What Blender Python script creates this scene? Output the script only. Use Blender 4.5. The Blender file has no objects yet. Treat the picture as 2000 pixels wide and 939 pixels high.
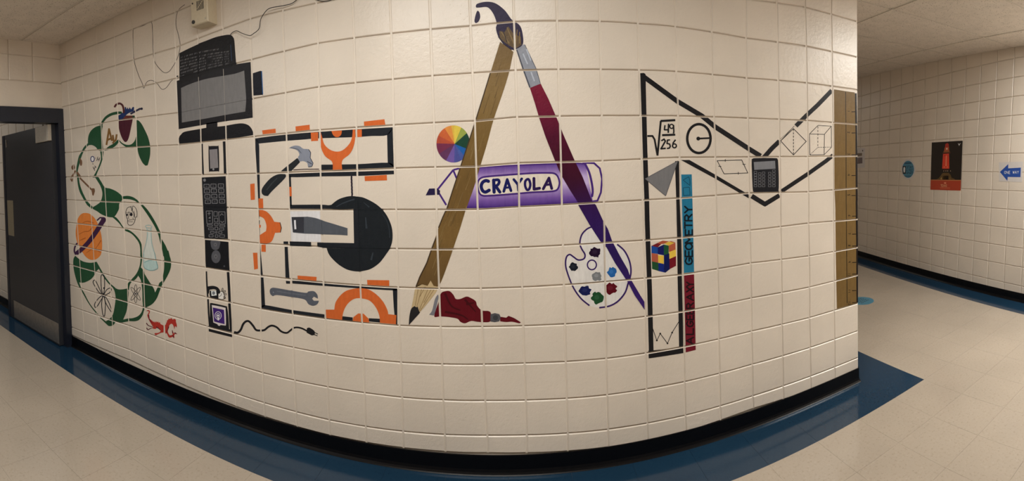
import bpy, bmesh, math, random
from mathutils import Matrix, Vector
from mathutils.geometry import tessellate_polygon
random.seed(7)
SC = bpy.context.scene; COL = SC.collection
# ------------------------------------------------------------------ camera (a phone panorama: central cylindrical sweep)
CF, CX, CY, PITCH, ROLL = 871.314, 1013.499, 335.889, 0.027909, -0.029933
EYE = 1.53                       # eye height above the floor
cp, sp, cr, sr = math.cos(PITCH), math.sin(PITCH), math.cos(ROLL), math.sin(ROLL)
RM = Matrix(((cr,0,sr),(0,1,0),(-sr,0,cr))) @ Matrix(((1,0,0),(0,cp,-sp),(0,sp,cp)))
RT = RM.transposed()
cd = bpy.data.cameras.new('camera'); cam = bpy.data.objects.new('camera', cd); COL.objects.link(cam); SC.camera = cam
cd.type = 'PANO'; cd.panorama_type = 'CENTRAL_CYLINDRICAL'
cd.central_cylindrical_range_u_min = -CX/CF; cd.central_cylindrical_range_u_max = (2000-CX)/CF
cd.central_cylindrical_range_v_min = -(939-CY)/CF; cd.central_cylindrical_range_v_max = CY/CF
cd.central_cylindrical_radius = 1.0
_r, _f, _u = RT@Vector((1,0,0)), RT@Vector((0,1,0)), RT@Vector((0,0,1))
cam.matrix_world = Matrix(((_r.x,_u.x,-_f.x,0),(_r.y,_u.y,-_f.y,0),(_r.z,_u.z,-_f.z,EYE),(0,0,0,1)))
# ------------------------------------------------------------------ world and exposure
w = bpy.data.worlds.new('world'); SC.world = w; w.use_nodes = True
w.node_tree.nodes['Background'].inputs[0].default_value = (1.0, 0.86, 0.70, 1)
w.node_tree.nodes['Background'].inputs[1].default_value = 0.06
SC.view_settings.view_transform = 'Standard'; SC.view_settings.look = 'None'
SC.view_settings.gamma = 1; SC.view_settings.use_curve_mapping = False
SC.view_settings.exposure = 0.0
SC.cycles.max_bounces = 8; SC.cycles.diffuse_bounces = 5
LAMP_COL = (1.0, 0.995, 0.955)
# (x, y, half length x, half width y, radiance)
LAMPS = [(-0.40, 0.82, 0.61, 0.28, 19.5), (3.40, 0.80, 0.55, 0.28, 46.0), (-5.6, 0.9, 0.61, 0.28, 9.0), (3.3, 6.6, 0.3, 0.5, 4.0), (-2.7, 0.15, 0.61, 0.28, 14.5)]  # the last is an unseen fill light, added to brighten the left end

# ------------------------------------------------------------------ photo rays -> real surfaces
D = 2.1355                       # distance eye to the painted wall
def ray(px, py):
    lon = (px-CX)/CF
    return RT @ Vector((math.sin(lon), math.cos(lon), (CY-py)/CF))
def proj(x, y, z):
    V = RM @ Vector((x, y, z-EYE))
    return CX+CF*math.atan2(V.x, V.y), CY-CF*V.z/math.hypot(V.x, V.y)
def wp(px, py):                  # point on the painted wall
    d = ray(px, py); t = D/d.y
    return d.x*t, d.z*t+EYE
RWP = Vector((4.14, 1.95)); RWA = math.radians(8.0); RWE = Vector((math.sin(RWA), math.cos(RWA))); RWN = Vector((-RWE.y, RWE.x))
def rp(px, py):                  # point on the corridor's right wall: (s along the wall, z)
    d = ray(px, py); t = RWN.dot(RWP)/(RWN.x*d.x+RWN.y*d.y)
    return (Vector((d.x*t, d.y*t))-RWP).dot(RWE), d.z*t+EYE
def fp(px, py):                  # point on the floor
    d = ray(px, py); t = -EYE/d.z
    return d.x*t, d.y*t
def LW(s, z, dep): return Vector((s, D+dep, z))                       # painted wall frame; dep > 0 is into the wall
def LR(s, z, dep): p = RWP+RWE*s-RWN*dep; return Vector((p.x, p.y, z))
def LL(s, z, dep): return Vector((-3.46-dep, s, z))                   # left cross wall, s = y
def LB(s, z, dep): return Vector((s, 2.15+dep, z))                    # wall beyond the door

# ------------------------------------------------------------------ materials
def lin(c): return tuple((v/255/12.92 if v <= 10.3 else ((v/255+0.055)/1.055)**2.4) for v in c)
def nt(name):
    m = bpy.data.materials.new(name); m.use_nodes = True
    return m, m.node_tree.nodes, m.node_tree.links, m.node_tree.nodes['Principled BSDF']
def node(N, t, **k):
    n = N.new(t)
    for a, v in k.items():
        if a.startswith('i_'): n.inputs[a[2:].replace('_', ' ')].default_value = v
        else: setattr(n, a, v)
    return n
def simple(name, col, rough=0.5, metal=0.0, bump=0.0, scale=60, var=0.08, spec=0.5, emit=0):
    m, N, L, B = nt(name)
    g = node(N, 'ShaderNodeNewGeometry'); tx = node(N, 'ShaderNodeTexNoise', i_Scale=scale, i_Detail=4.0)
    L.new(g.outputs['Position'], tx.inputs['Vector'])
    r = node(N, 'ShaderNodeValToRGB'); r.color_ramp.elements[0].position = 0.3; r.color_ramp.elements[1].position = 0.7
    r.color_ramp.elements[0].color = tuple(v*(1-var) for v in col)+(1,); r.color_ramp.elements[1].color = tuple(min(1, v*(1+var)) for v in col)+(1,)
    L.new(tx.outputs['Fac'], r.inputs[0]); L.new(r.outputs[0], B.inputs['Base Color'])
    B.inputs['Roughness'].default_value = rough; B.inputs['Metallic'].default_value = metal; B.inputs['Specular IOR Level'].default_value = spec
    if bump:
        b = node(N, 'ShaderNodeBump', i_Strength=bump, i_Distance=0.001); L.new(tx.outputs['Fac'], b.inputs['Height']); L.new(b.outputs[0], B.inputs['Normal'])
    if emit: B.inputs['Emission Color'].default_value = tuple(col)+(1,); B.inputs['Emission Strength'].default_value = emit
    return m
def block_bump(N, L, B, k=1.0):
    """painted masonry relief: lumps of thick paint, fine grain and small pits"""
    g = node(N, 'ShaderNodeNewGeometry')
    n1 = node(N, 'ShaderNodeTexNoise', i_Scale=55.0, i_Detail=3.0); n2 = node(N, 'ShaderNodeTexNoise', i_Scale=260.0, i_Detail=2.0)
    v = node(N, 'ShaderNodeTexVoronoi', i_Scale=48.0); n3 = node(N, 'ShaderNodeTexNoise', i_Scale=4.0, i_Detail=1.0)
    for t in (n1, n2, v, n3): L.new(g.outputs['Position'], t.inputs['Vector'])
    pr = node(N, 'ShaderNodeMapRange', i_From_Min=0.0, i_From_Max=0.16, i_To_Min=1.0, i_To_Max=0.0); L.new(v.outputs['Distance'], pr.inputs['Value'])
    pm = node(N, 'ShaderNodeMapRange', i_From_Min=0.5, i_From_Max=0.62, i_To_Min=0.0, i_To_Max=-0.8); L.new(n3.outputs['Fac'], pm.inputs['Value'])
    mu = node(N, 'ShaderNodeMath', operation='MULTIPLY'); L.new(pr.outputs[0], mu.inputs[0]); L.new(pm.outputs[0], mu.inputs[1])
    a = node(N, 'ShaderNodeMath', operation='MULTIPLY_ADD'); L.new(n2.outputs['Fac'], a.inputs[0]); a.inputs[1].default_value = 0.35; L.new(n1.outputs['Fac'], a.inputs[2])
    b = node(N, 'ShaderNodeMath', operation='ADD'); L.new(a.outputs[0], b.inputs[0]); L.new(mu.outputs[0], b.inputs[1])
    bp = node(N, 'ShaderNodeBump', i_Strength=0.6*k, i_Distance=0.0022); L.new(b.outputs[0], bp.inputs['Height']); L.new(bp.outputs[0], B.inputs['Normal'])
    return n1, n2, g
CREAM = (0.700, 0.620, 0.530)
def cream(name, col, rough=0.33, k=1.0):
    m, N, L, B = nt(name); n1, n2, g = block_bump(N, L, B, k)
    n = node(N, 'ShaderNodeTexNoise', i_Scale=2.3, i_Detail=3.0); L.new(g.outputs['Position'], n.inputs['Vector'])
    r = node(N, 'ShaderNodeValToRGB'); r.color_ramp.elements[0].position = 0.35; r.color_ramp.elements[1].position = 0.65
    r.color_ramp.elements[0].color = tuple(v*0.955 for v in col)+(1,); r.color_ramp.elements[1].color = tuple(min(1, v*1.03) for v in col)+(1,)
    L.new(n.outputs['Fac'], r.inputs[0]); L.new(r.outputs[0], B.inputs['Base Color']); B.inputs['Roughness'].default_value = rough
    return m
def paint_mat(name='mural_paint', rough=0.42):
    m, N, L, B = nt(name); n1, n2, g = block_bump(N, L, B)
    at = node(N, 'ShaderNodeAttribute'); at.attribute_name = 'paint'
    mp = node(N, 'ShaderNodeMapping'); mp.inputs['Scale'].default_value = (60, 60, 14); L.new(g.outputs['Position'], mp.inputs['Vector'])
    n = node(N, 'ShaderNodeTexNoise', i_Scale=1.0, i_Detail=4.0); L.new(mp.outputs[0], n.inputs['Vector'])
    r = node(N, 'ShaderNodeMapRange', i_From_Min=0.3, i_From_Max=0.7, i_To_Min=0.93, i_To_Max=1.07); L.new(n.outputs['Fac'], r.inputs['Value'])
    mx = node(N, 'ShaderNodeVectorMath', operation='SCALE'); L.new(at.outputs['Color'], mx.inputs[0]); L.new(r.outputs[0], mx.inputs['Scale'])
    L.new(mx.outputs[0], B.inputs['Base Color']); B.inputs['Roughness'].default_value = rough; B.inputs['Specular IOR Level'].default_value = 0.16
    return m
def print_mat():
    m, N, L, B = nt('printed_paper'); at = node(N, 'ShaderNodeAttribute'); at.attribute_name = 'paint'
    g = node(N, 'ShaderNodeNewGeometry'); n = node(N, 'ShaderNodeTexNoise', i_Scale=90.0); L.new(g.outputs['Position'], n.inputs['Vector'])
    r = node(N, 'ShaderNodeMapRange', i_To_Min=0.93, i_To_Max=1.07); L.new(n.outputs['Fac'], r.inputs['Value'])
    mx = node(N, 'ShaderNodeVectorMath', operation='SCALE'); L.new(at.outputs['Color'], mx.inputs[0]); L.new(r.outputs[0], mx.inputs['Scale'])
    L.new(mx.outputs[0], B.inputs['Base Color']); B.inputs['Roughness'].default_value = 0.35
    return m
def floor_mat(name, base, fleck, dark, rough):
    m, N, L, B = nt(name); g = node(N, 'ShaderNodeNewGeometry')
    n1 = node(N, 'ShaderNodeTexNoise', i_Scale=70.0, i_Detail=5.0, i_Roughness=0.7); n2 = node(N, 'ShaderNodeTexNoise', i_Scale=95.0, i_Detail=2.0); n3 = node(N, 'ShaderNodeTexNoise', i_Scale=1.6, i_Detail=3.0)
    n4 = node(N, 'ShaderNodeTexNoise', i_Scale=24.0, i_Detail=3.0)
    for t in (n1, n2, n3, n4): L.new(g.outputs['Position'], t.inputs['Vector'])
    r = node(N, 'ShaderNodeValToRGB'); e = r.color_ramp.elements
    e[0].position = 0.36; e[0].color = tuple(dark)+(1,); e[1].position = 0.44; e[1].color = tuple(base)+(1,)
    x = r.color_ramp.elements.new(0.60); x.color = tuple(base)+(1,); x = r.color_ramp.elements.new(0.70); x.color = tuple(fleck)+(1,)
    L.new(n1.outputs['Fac'], r.inputs[0])
    r2 = node(N, 'ShaderNodeMapRange', i_From_Min=0.24, i_From_Max=0.31, i_To_Min=0.70, i_To_Max=1.0); L.new(n2.outputs['Fac'], r2.inputs['Value'])
    r3 = node(N, 'ShaderNodeMapRange', i_From_Min=0.3, i_From_Max=0.7, i_To_Min=0.93, i_To_Max=1.05); L.new(n3.outputs['Fac'], r3.inputs['Value'])
    mm = node(N, 'ShaderNodeMath', operation='MULTIPLY'); L.new(r2.outputs[0], mm.inputs[0]); L.new(r3.outputs[0], mm.inputs[1])
    mx = node(N, 'ShaderNodeVectorMath', operation='SCALE'); L.new(r.outputs[0], mx.inputs[0]); L.new(mm.outputs[0], mx.inputs['Scale'])
    L.new(mx.outputs[0], B.inputs['Base Color'])
    r4 = node(N, 'ShaderNodeMapRange', i_From_Min=0.3, i_From_Max=0.7, i_To_Min=rough*0.8, i_To_Max=rough*1.3); L.new(n3.outputs['Fac'], r4.inputs['Value']); L.new(r4.outputs[0], B.inputs['Roughness'])
    bp = node(N, 'ShaderNodeBump', i_Strength=0.10, i_Distance=0.002); L.new(n4.outputs['Fac'], bp.inputs['Height']); L.new(bp.outputs[0], B.inputs['Normal'])
    return m
def ceiling_mat():
    m, N, L, B = nt('acoustic_tile'); g = node(N, 'ShaderNodeNewGeometry')
    v = node(N, 'ShaderNodeTexVoronoi', i_Scale=62.0); n = node(N, 'ShaderNodeTexNoise', i_Scale=30.0, i_Detail=4.0); n2 = node(N, 'ShaderNodeTexNoise', i_Scale=11.0, i_Detail=5.0)
    for t in (v, n, n2): L.new(g.outputs['Position'], t.inputs['Vector'])
    a = node(N, 'ShaderNodeMapRange', i_From_Min=0.10, i_From_Max=0.30, i_To_Min=0.0, i_To_Max=1.0); L.new(v.outputs['Distance'], a.inputs['Value'])
    b = node(N, 'ShaderNodeMapRange', i_From_Min=0.44, i_From_Max=0.50, i_To_Min=1.0, i_To_Max=0.0); L.new(n.outputs['Fac'], b.inputs['Value'])
    mx = node(N, 'ShaderNodeMath', operation='MAXIMUM'); L.new(a.outputs[0], mx.inputs[0]); L.new(b.outputs[0], mx.inputs[1])
    r = node(N, 'ShaderNodeValToRGB'); r.color_ramp.elements[0].color = (0.24, 0.20, 0.15, 1); r.color_ramp.elements[1].color = (0.70, 0.63, 0.55, 1)
    L.new(mx.outputs[0], r.inputs[0])
    r3 = node(N, 'ShaderNodeMapRange', i_From_Min=0.3, i_From_Max=0.7, i_To_Min=0.93, i_To_Max=1.05); L.new(n2.outputs['Fac'], r3.inputs['Value'])
    sc = node(N, 'ShaderNodeVectorMath', operation='SCALE'); L.new(r.outputs[0], sc.inputs[0]); L.new(r3.outputs[0], sc.inputs['Scale'])
    L.new(sc.outputs[0], B.inputs['Base Color']); B.inputs['Roughness'].default_value = 0.9
    bp = node(N, 'ShaderNodeBump', i_Strength=0.5, i_Distance=0.002); L.new(mx.outputs[0], bp.inputs['Height']); L.new(bp.outputs[0], B.inputs['Normal'])
    return m
M_BLOCK = cream('cream_block_paint', CREAM); M_JOINT = cream('cream_joint_paint', tuple(v*1.04 for v in CREAM), 0.45, 0.5)
M_PAINT = paint_mat(); M_PRINT = print_mat()
M_BASE = simple('black_vinyl_base', (0.0028, 0.0028, 0.0036), 0.24, spec=0.28, bump=0.1)
M_FLOOR = floor_mat('beige_vinyl_tile', (0.392, 0.330, 0.262), (0.45, 0.385, 0.312), (0.325, 0.268, 0.205), 0.14)
M_BLUE = floor_mat('blue_vinyl_tile', (0.010, 0.033, 0.064), (0.017, 0.046, 0.084), (0.007, 0.027, 0.056), 0.11)
M_SUB = simple('dark_tile_joint', (0.16, 0.13, 0.10), 0.7)
M_CEIL = ceiling_mat(); M_TBAR = simple('ceiling_grid_metal', (0.60, 0.54, 0.46), 0.5, var=0.03); M_GAP = simple('plenum_dark', (0.06, 0.05, 0.04), 0.9)
M_DOOR = simple('navy_door_paint', (0.027, 0.028, 0.034), 0.36, bump=0.2, scale=140, var=0.15); M_FRAME = simple('navy_frame_paint', (0.010, 0.013, 0.024), 0.35, bump=0.15)
M_STEEL = simple('brushed_steel', (0.42, 0.39, 0.36), 0.38, metal=0.85, var=0.12, scale=30); M_PLATE = simple('painted_bracket', (0.50, 0.45, 0.38), 0.5)
M_PUSH = simple('brass_push_plate', (0.36, 0.31, 0.22), 0.42, metal=0.5); M_DARK = simple('dark_screw', (0.03, 0.028, 0.025), 0.5)
M_BEIGE = simple('beige_plastic', (0.60, 0.52, 0.38), 0.42, var=0.04); M_CABLE = simple('black_cable', (0.010, 0.009, 0.009), 0.45)
M_LAMP = simple('lamp_housing', (0.7, 0.68, 0.62), 0.5)

# ------------------------------------------------------------------ object helpers
def tag(o, label=None, cat=None, group=None, kind=None):
    if label: o['label'] = label
    if cat: o['category'] = cat
    if group: o['group'] = group
    if kind: o['kind'] = kind
    return o
def link(name, me, parent=None, loc=None):
    o = bpy.data.objects.new(name, me); COL.objects.link(o)
    if loc is not None: o.location = loc
    if parent is not None: o.parent = parent
    return o
def mesh(name, verts, faces, mat, parent=None, loc=None, smooth=False):
    me = bpy.data.meshes.new(name)
    if loc is not None: verts = [tuple(Vector(v)-Vector(loc)) for v in verts]
    elif parent is not None and parent.location.length > 0: verts = [tuple(Vector(v)-parent.location) for v in verts]
    me.from_pydata([tuple(v) for v in verts], [], faces); me.materials.append(mat)
    if smooth: me.polygons.foreach_set('use_smooth', [True]*len(me.polygons))
    me.update()
    return link(name, me, parent, loc)
class MB:
    def __init__(s): s.v = []; s.f = []
    def add(s, vs, fs):
        n = len(s.v); s.v += [tuple(v) for v in vs]; s.f += [tuple(i+n for i in f) for f in fs]
    def box(s, x0, x1, y0, y1, z0, z1):
        s.add([(x0,y0,z0),(x1,y0,z0),(x1,y1,z0),(x0,y1,z0),(x0,y0,z1),(x1,y0,z1),(x1,y1,z1),(x0,y1,z1)],
              [(0,3,2,1),(4,5,6,7),(0,1,5,4),(1,2,6,5),(2,3,7,6),(3,0,4,7)])
    def slab(s, L, s0, s1, z0, z1, d0, d1, bev=0.0):     # box in a wall frame, front (d0) edge chamfered
        b = bev
        vs = [L(s0,z0,d1),L(s1,z0,d1),L(s1,z1,d1),L(s0,z1,d1),L(s0,z0,d0+b),L(s1,z0,d0+b),L(s1,z1,d0+b),L(s0,z1,d0+b)]
        if not b: s.add(vs, [(0,1,2,3),(7,6,5,4),(0,4,5,1),(1,5,6,2),(2,6,7,3),(3,7,4,0)]); return
        vs += [L(s0+b,z0+b,d0),L(s1-b,z0+b,d0),L(s1-b,z1-b,d0),L(s0+b,z1-b,d0)]
        s.add(vs, [(0,1,2,3),(0,4,5,1),(1,5,6,2),(2,6,7,3),(3,7,4,0),(4,8,9,5),(5,9,10,6),(6,10,11,7),(7,11,8,4),(11,10,9,8)])
    def tube(s, pts, r, n=8):
        pts = [Vector(p) for p in pts]; rings = []
        for i, p in enumerate(pts):
            t = (pts[min(i+1, len(pts)-1)]-pts[max(i-1, 0)]).normalized()
            a = t.cross(Vector((0, 0, 1))); a = a.normalized() if a.length > 1e-4 else Vector((1, 0, 0)); b = t.cross(a)
            rings.append([p+(a*math.cos(6.28318*k/n)+b*math.sin(6.28318*k/n))*r for k in range(n)])
        vs = [v for g in rings for v in g]; fs = []
        for i in range(len(pts)-1):
            for k in range(n): fs.append((i*n+k, i*n+(k+1)%n, (i+1)*n+(k+1)%n, (i+1)*n+k))
        fs += [tuple(range(n)), tuple((len(pts)-1)*n+k for k in range(n-1, -1, -1))]
        s.add(vs, fs)
    def disc(s, c, ax, r, h, n=16):                      # short cylinder from c along ax
        s.tube([Vector(c), Vector(c)+Vector(ax)*h], r, n)
    def build(s, name, mat, parent=None, loc=None, smooth=False): return mesh(name, s.v, s.f, mat, parent, loc, smooth)

# ------------------------------------------------------------------ the grid of painted blocks, as laid in the photograph's wall
MJ = {4:[(223,72,12),(225,128,11),(228,182,10),(231,235,9),(232.6,289,8),(236.7,343,7),(240,395,6),(243,446,5),(246,499,4),(248.6,546.6,3),(250,590,2),(251.8,636,1),(255,684,0),(255.6,704,-1)],
7:[(341,24,12),(343,92.7,11),(344,153,10),(347.6,220.5,9),(348.6,283,8),(348.6,342.5,7),(351,400.6,6),(353.4,458,5),(355,514.7,4),(356.6,569,3),(358.8,624,2),(361.3,678.4,1),(363.6,732.8,0),(364.5,754.5,-1)],
10:[(488.8,36.7,11),(491,116.6,10),(494,193,9),(496,267,8),(500.6,339,7),(503.8,408,6),(506.4,475,5),(508,538,4),(509,603,3),(510,665.5,2),(513,728.4,1),(515.6,787,0),(517.6,814.7,-1)],
12:[(620.5,84.7,10),(622.7,170,9),(624.6,254,8),(626,334.5,7),(627.8,409.6,6),(630,482,5),(631.6,551.4,4),(635.8,622.4,3),(638,691,2),(640,756,1),(642.8,820.5,0),(644.4,850.8,-1)],
14:[(764,65.5,10),(767,155,9),(768.7,244.4,8),(771,328.8,7),(773.5,409.6,6),(775,486,5),(777.6,561.3,4),(780,635.8,3),(783,708,2),(785.3,776.4,1),(787,842.8,0),(787.9,875.4,-1)],
16:[(918.9,51,10),(922.7,142.8,9),(927.5,236.4,8),(930,325,7),(933,409,6),(935.8,486,5),(939,563.6,4),(941.9,638.3,3),(945,711.8,2),(947.6,782.8,1),(951.8,850.8,0),(953,885,-1)],
17:[(1003.8,42.5,10),(1007,137.4,9),(1010,229,8),(1012.8,318.5,7),(1014,403.8,6),(1017.6,483,5),(1019.8,561,4),(1022,636.7,3),(1024.6,709.6,2),(1027,782,1),(1029,850,0),(1029,885,-1)],
19:[(1171.6,42,10),(1173.5,135.8,9),(1175.7,226,8),(1177,314.4,7),(1179.6,395,6),(1180.5,474,5),(1182,550,4),(1184.3,627,3),(1184.3,700.6,2),(1186,771.6,1),(1187.9,839,0),(1188.5,873.8,-1)],
21:[(1319,52,10),(1321.3,139.7,9),(1324.7,226.6,8),(1327.7,307.6,7),(1329,386.8,6),(1332,464,5),(1334,536,4),(1335.4,608,3),(1336,677,2),(1337.5,746,1),(1339,811.5,0),(1340.6,842.8,-1)],
23:[(1457.6,74.6,10),(1458.5,152.5,9),(1461,231,8),(1462.7,306.7,7),(1463.6,377,6),(1464.4,450,5),(1466,514,4),(1467.4,582.3,3),(1468,647,2),(1469.5,711.8,1),(1470.4,773.6,0),(1471.7,798,-1)],
25:[(1572.6,14,11),(1574.8,90.3,10),(1576,162,9),(1577,235.6,8),(1578,306,7),(1579,375,6),(1579,436,5),(1580.3,500,4),(1581,561,3),(1581,620.7,2),(1582.4,679,1),(1583.3,735,0),(1584,762,-1)],
27:[(1673+4*y/740,y,r) for r,y in [(11,42),(10,111.6),(9,175.5),(8,243),(7,304.6),(6,367),(5,428),(4,483),(3,537),(2,592),(1,646),(0,698),(-1,722.5)]],
0:[(106+(y-88)*39/569,y,r) for r,y in [(12,118),(11,164.5),(10,211),(9,256),(8,299),(7,346),(6,390),(5,434),(4,475),(3,516),(2,557),(1,599.5),(0,641),(-1,657)]]}
RZ = {r: z*D+EYE for r, z in zip(range(-1, 13), [-0.672401,-0.633207,-0.550122,-0.4642,-0.377136,-0.287633,-0.197686,-0.104872,-0.008629,0.091856,0.19596,0.300635,0.399303,0.495368])}
ZC = 1.20+EYE                     # corridor ceiling height
BASE_Z = 0.094
RZ[13] = ZC+0.02
RX = lambda c: D*(-1.619103+0.095153*c)
XL, XR = -3.460, RX(27)+0.004
def _res(c):
    o = {}
    for x, y, r in MJ[c]:
        X, Z = wp(x, y); o[r] = (X-RX(c), Z-RZ[r])
    rs = sorted(o)
    for r in range(-1, 14):
        if r not in o: o[r] = o[min(rs, key=lambda q: abs(q-r))]
    return o
_R = {c: _res(c) for c in MJ}; _K = sorted(_R)
TOPS = {1:(130,80),2:(158.5,67),3:(188.5,54),5:(256.5,26),6:(296.5,10),8:(388,150),9:(433.5,50),11:(552,20),13:(689,0),15:(839,0),18:(1087,0),20:(1245,0),22:(1389.5,0),24:(1518.5,0),26:(1624,0)}
G = {}
for c in range(28):
    a = max(k for k in _K if k <= c); b = min(k for k in _K if k >= c); t = 0 if a == b else (c-a)/(b-a); off = 0
    if c in TOPS: X, Z = wp(*TOPS[c]); off = (X-RX(c))-(_R[a][10][0]*(1-t)+_R[b][10][0]*t)
    for r in range(-1, 14):
        dx = _R[a][r][0]*(1-t)+_R[b][r][0]*t+off*0.8; dz = _R[a][r][1]*(1-t)+_R[b][r][1]*t
        if r == 13: dz = 0
        x = RX(c)+dx
        if c == 0: x = XL-0.006
        if c == 27: x = XR
        G[c, r] = (x, RZ[r]+dz)
for r in range(-1, 14): G[1, r] = (max(G[1, r][0], XL+0.10), G[1, r][1])

def inset(q, d):                 # inset a convex counter-clockwise quad [(s,z)...] by d
    n = len(q); out = []
    for i in range(n):
        p0, p1, p2 = Vector(q[i-1]), Vector(q[i]), Vector(q[(i+1) % n])
        e1 = (p1-p0).normalized(); e2 = (p2-p1).normalized(); n1 = Vector((-e1.y, e1.x)); n2 = Vector((-e2.y, e2.x))
        k = 1+n1.dot(n2); out.append(tuple(p1+(n1+n2)*(d/max(k, 0.3))))
    return out
def wob(q, amp, rnd, sub=2):     # subdivide edges of the quad with a little unevenness
    out = []
    for i in range(len(q)):
        a, b = Vector(q[i]), Vector(q[(i+1) % len(q)])
        for k in range(sub):
            p = a.lerp(b, k/sub); j = amp if k else amp*0.5
            out.append((p.x+rnd.uniform(-j, j), p.y+rnd.uniform(-j, j)))
    return out
JW, BV, JD = 0.0027, 0.0040, 0.0095
def block_geo(L, q, rnd, sub=2, proud=0.0):
    o = wob(inset(q, JW), 0.0007, rnd, sub); f = inset(o, BV); n = len(o)
    vs = [L(s, z, JD+0.002) for s, z in o]+[L(s, z, 0.0044+proud) for s, z in o]+[L(s, z, proud) for s, z in f]
    fs = []
    for ring in (0, 1):
        for i in range(n): fs.append((ring*n+i, ring*n+(i+1) % n, (ring+1)*n+(i+1) % n, (ring+1)*n+i))
    fs.append(tuple(2*n+i for i in range(n)))
    return vs, fs
def lay_blocks(L, quads, parent, mat, seed, limit=300):
    """quads: [(priority, quad)]; the `limit` largest in view are blocks of their own, the rest one joined part"""
    rnd = random.Random(seed); quads = sorted(quads, key=lambda a: -a[0]); rest = MB()
    for k, (pr, q) in enumerate(quads):
        big = pr > 0 and k < limit
        vs, fs = block_geo(L, q, rnd, 2 if big else 1, rnd.uniform(-0.0002, 0.0003) if big else 0)
        if big:
            c = sum((Vector(v) for v in vs), Vector())/len(vs)
            me = bpy.data.meshes.new('block'); me.from_pydata([tuple(Vector(v)-c) for v in vs], [], fs); me.materials.append(mat)
            o = link('block', me, parent); o.location = c-parent.location
        else: rest.add(vs, fs)
    if rest.v: tag(rest.build('block_remainder', mat, parent), kind='stuff')
def area_in_frame(L, q):
    P = [proj(*L(s, z, 0)) for s, z in q]
    cx, cy = sum(p[0] for p in P)/4, sum(p[1] for p in P)/4
    A = abs(sum(P[i][0]*P[(i+1) % 4][1]-P[(i+1) % 4][0]*P[i][1] for i in range(4)))/2
    vis = sum(1 for x, y in P+[(cx, cy)] if 0 <= x <= 2000 and 0 <= y <= 939)
    return A*vis/5 if vis else 0
# ================================================================== STRUCTURE
# painted wall
def cellq(c, r): return [G[c, r], G[c+1, r], G[c+1, r+1], G[c, r+1]]
b = MB(); b.box(XL-0.16, XR-0.006, D+JD, D+0.19, 0, ZC+0.1)
wall = b.build('wall_front', M_JOINT); tag(wall, kind='structure')
b = MB()                         # upright joints are filled nearly flush with mortar and paint
for c in range(1, 27):
    vs = [LW(G[c, r][0]+e, G[c, r][1], 0.0034) for r in range(-1, 14) for e in (-0.0050, 0.0050)]
    b.add(vs, [(2*i, 2*i+1, 2*i+3, 2*i+2) for i in range(14)])
b.build('upright_joints', M_JOINT, wall)
lay_blocks(LW, [(area_in_frame(LW, cellq(c, r)), cellq(c, r)) for c in range(27) for r in range(-1, 13)], wall, M_BLOCK, 3)
# the wall's return round the corner (seen only from the side)
def LC(s, z, dep): return Vector((XR-dep, s, z))
b = MB(); b.box(XR-0.2, XR-JD, D+0.01, 7.2, 0, ZC); ret = tag(b.build('wall_inner', M_JOINT), kind='structure')
qs = [(0, [(D+0.203*i, RZ[r]), (D+0.203*(i+1), RZ[r]), (D+0.203*(i+1), RZ[r+1]), (D+0.203*i, RZ[r+1])]) for i in range(24) for r in range(-1, 12)]
lay_blocks(LC, qs, ret, M_BLOCK, 4)
# corridor's right wall
RJ = {11:[(0,1984.5,147.6),(2,1916,162.5)],12:[(0,1986,107),(2,1918.6,124),(4,1856,138)],10:[(0,1981.5,186.8),(2,1914.4,197.9),(4,1854.8,207),(6,1802.6,215),(8,1756,222),(10,1716,228)],
9:[(0,1978.5,225.6),(2,1911.5,234.5),(4,1853.3,241),(6,1802.6,245),(10,1716,256)],8:[(0,1977,264.3),(2,1910,269.7),(6,1801,274.8),(10,1716,282)],7:[(0,1973.5,301),(2,1908.5,303.7),(6,1799.7,307.6),(10,1714.7,309)],
6:[(0,1971,339.8),(2,1907,338),(6,1799.7,335.9),(10,1716,334.4)],5:[(0,1969,376.7),(2,1905.5,373),(6,1798,366),(10,1715,362.7)],4:[(0,1967.5,412),(2,1902.5,406),(6,1797.6,395.5),(10,1714.7,389)],
3:[(0,1965.3,444.6),(2,1900.9,437),(6,1795.4,422.8)],2:[(0,1963,479.8),(2,1899.7,469),(6,1795.4,451),(10,1714.5,438.8)],1:[(0,1961.3,513.8),(2,1897.4,500.9),(6,1794.7,479.8),(10,1714.5,463)],0:[(0,1959.5,546.6),(2,1897.4,532),(6,1794.2,507),(10,1714.5,488)]}
import numpy as np
_A, _S, _Z = [], [], []
for r, Lq in RJ.items():
    for c, x, y in Lq: s, z = rp(x, y); _A.append((1, c, r, c*r, c*c)); _S.append(s); _Z.append(z)
_A = np.array(_A, float); cs = np.linalg.lstsq(_A[:, :3], np.array(_S), rcond=None)[0]; cz = np.linalg.lstsq(_A, np.array(_Z), rcond=None)[0]
ZR = 1.10+EYE
RBZ = 0.100
def rnode(c, r):
    cc = min(max(c, -1), 12); r2 = min(max(r, 0), 12); s = cs[0]+cs[1]*c+cs[2]*r2
    if r == -1: return s, RBZ-0.02
    if r == 13: return s, ZR+0.01
    return s, max(RBZ+0.03, cz[0]+cz[1]*cc+cz[2]*r+cz[3]*cc*r+cz[4]*cc*cc)
S0, S1 = rnode(-32, 5)[0], rnode(20, 5)[0]
b = MB(); b.slab(LR, S0, S1, 0, ZR+0.1, JD, 0.2); rw = tag(b.build('wall_right', M_JOINT), kind='structure')
qs = []
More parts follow.
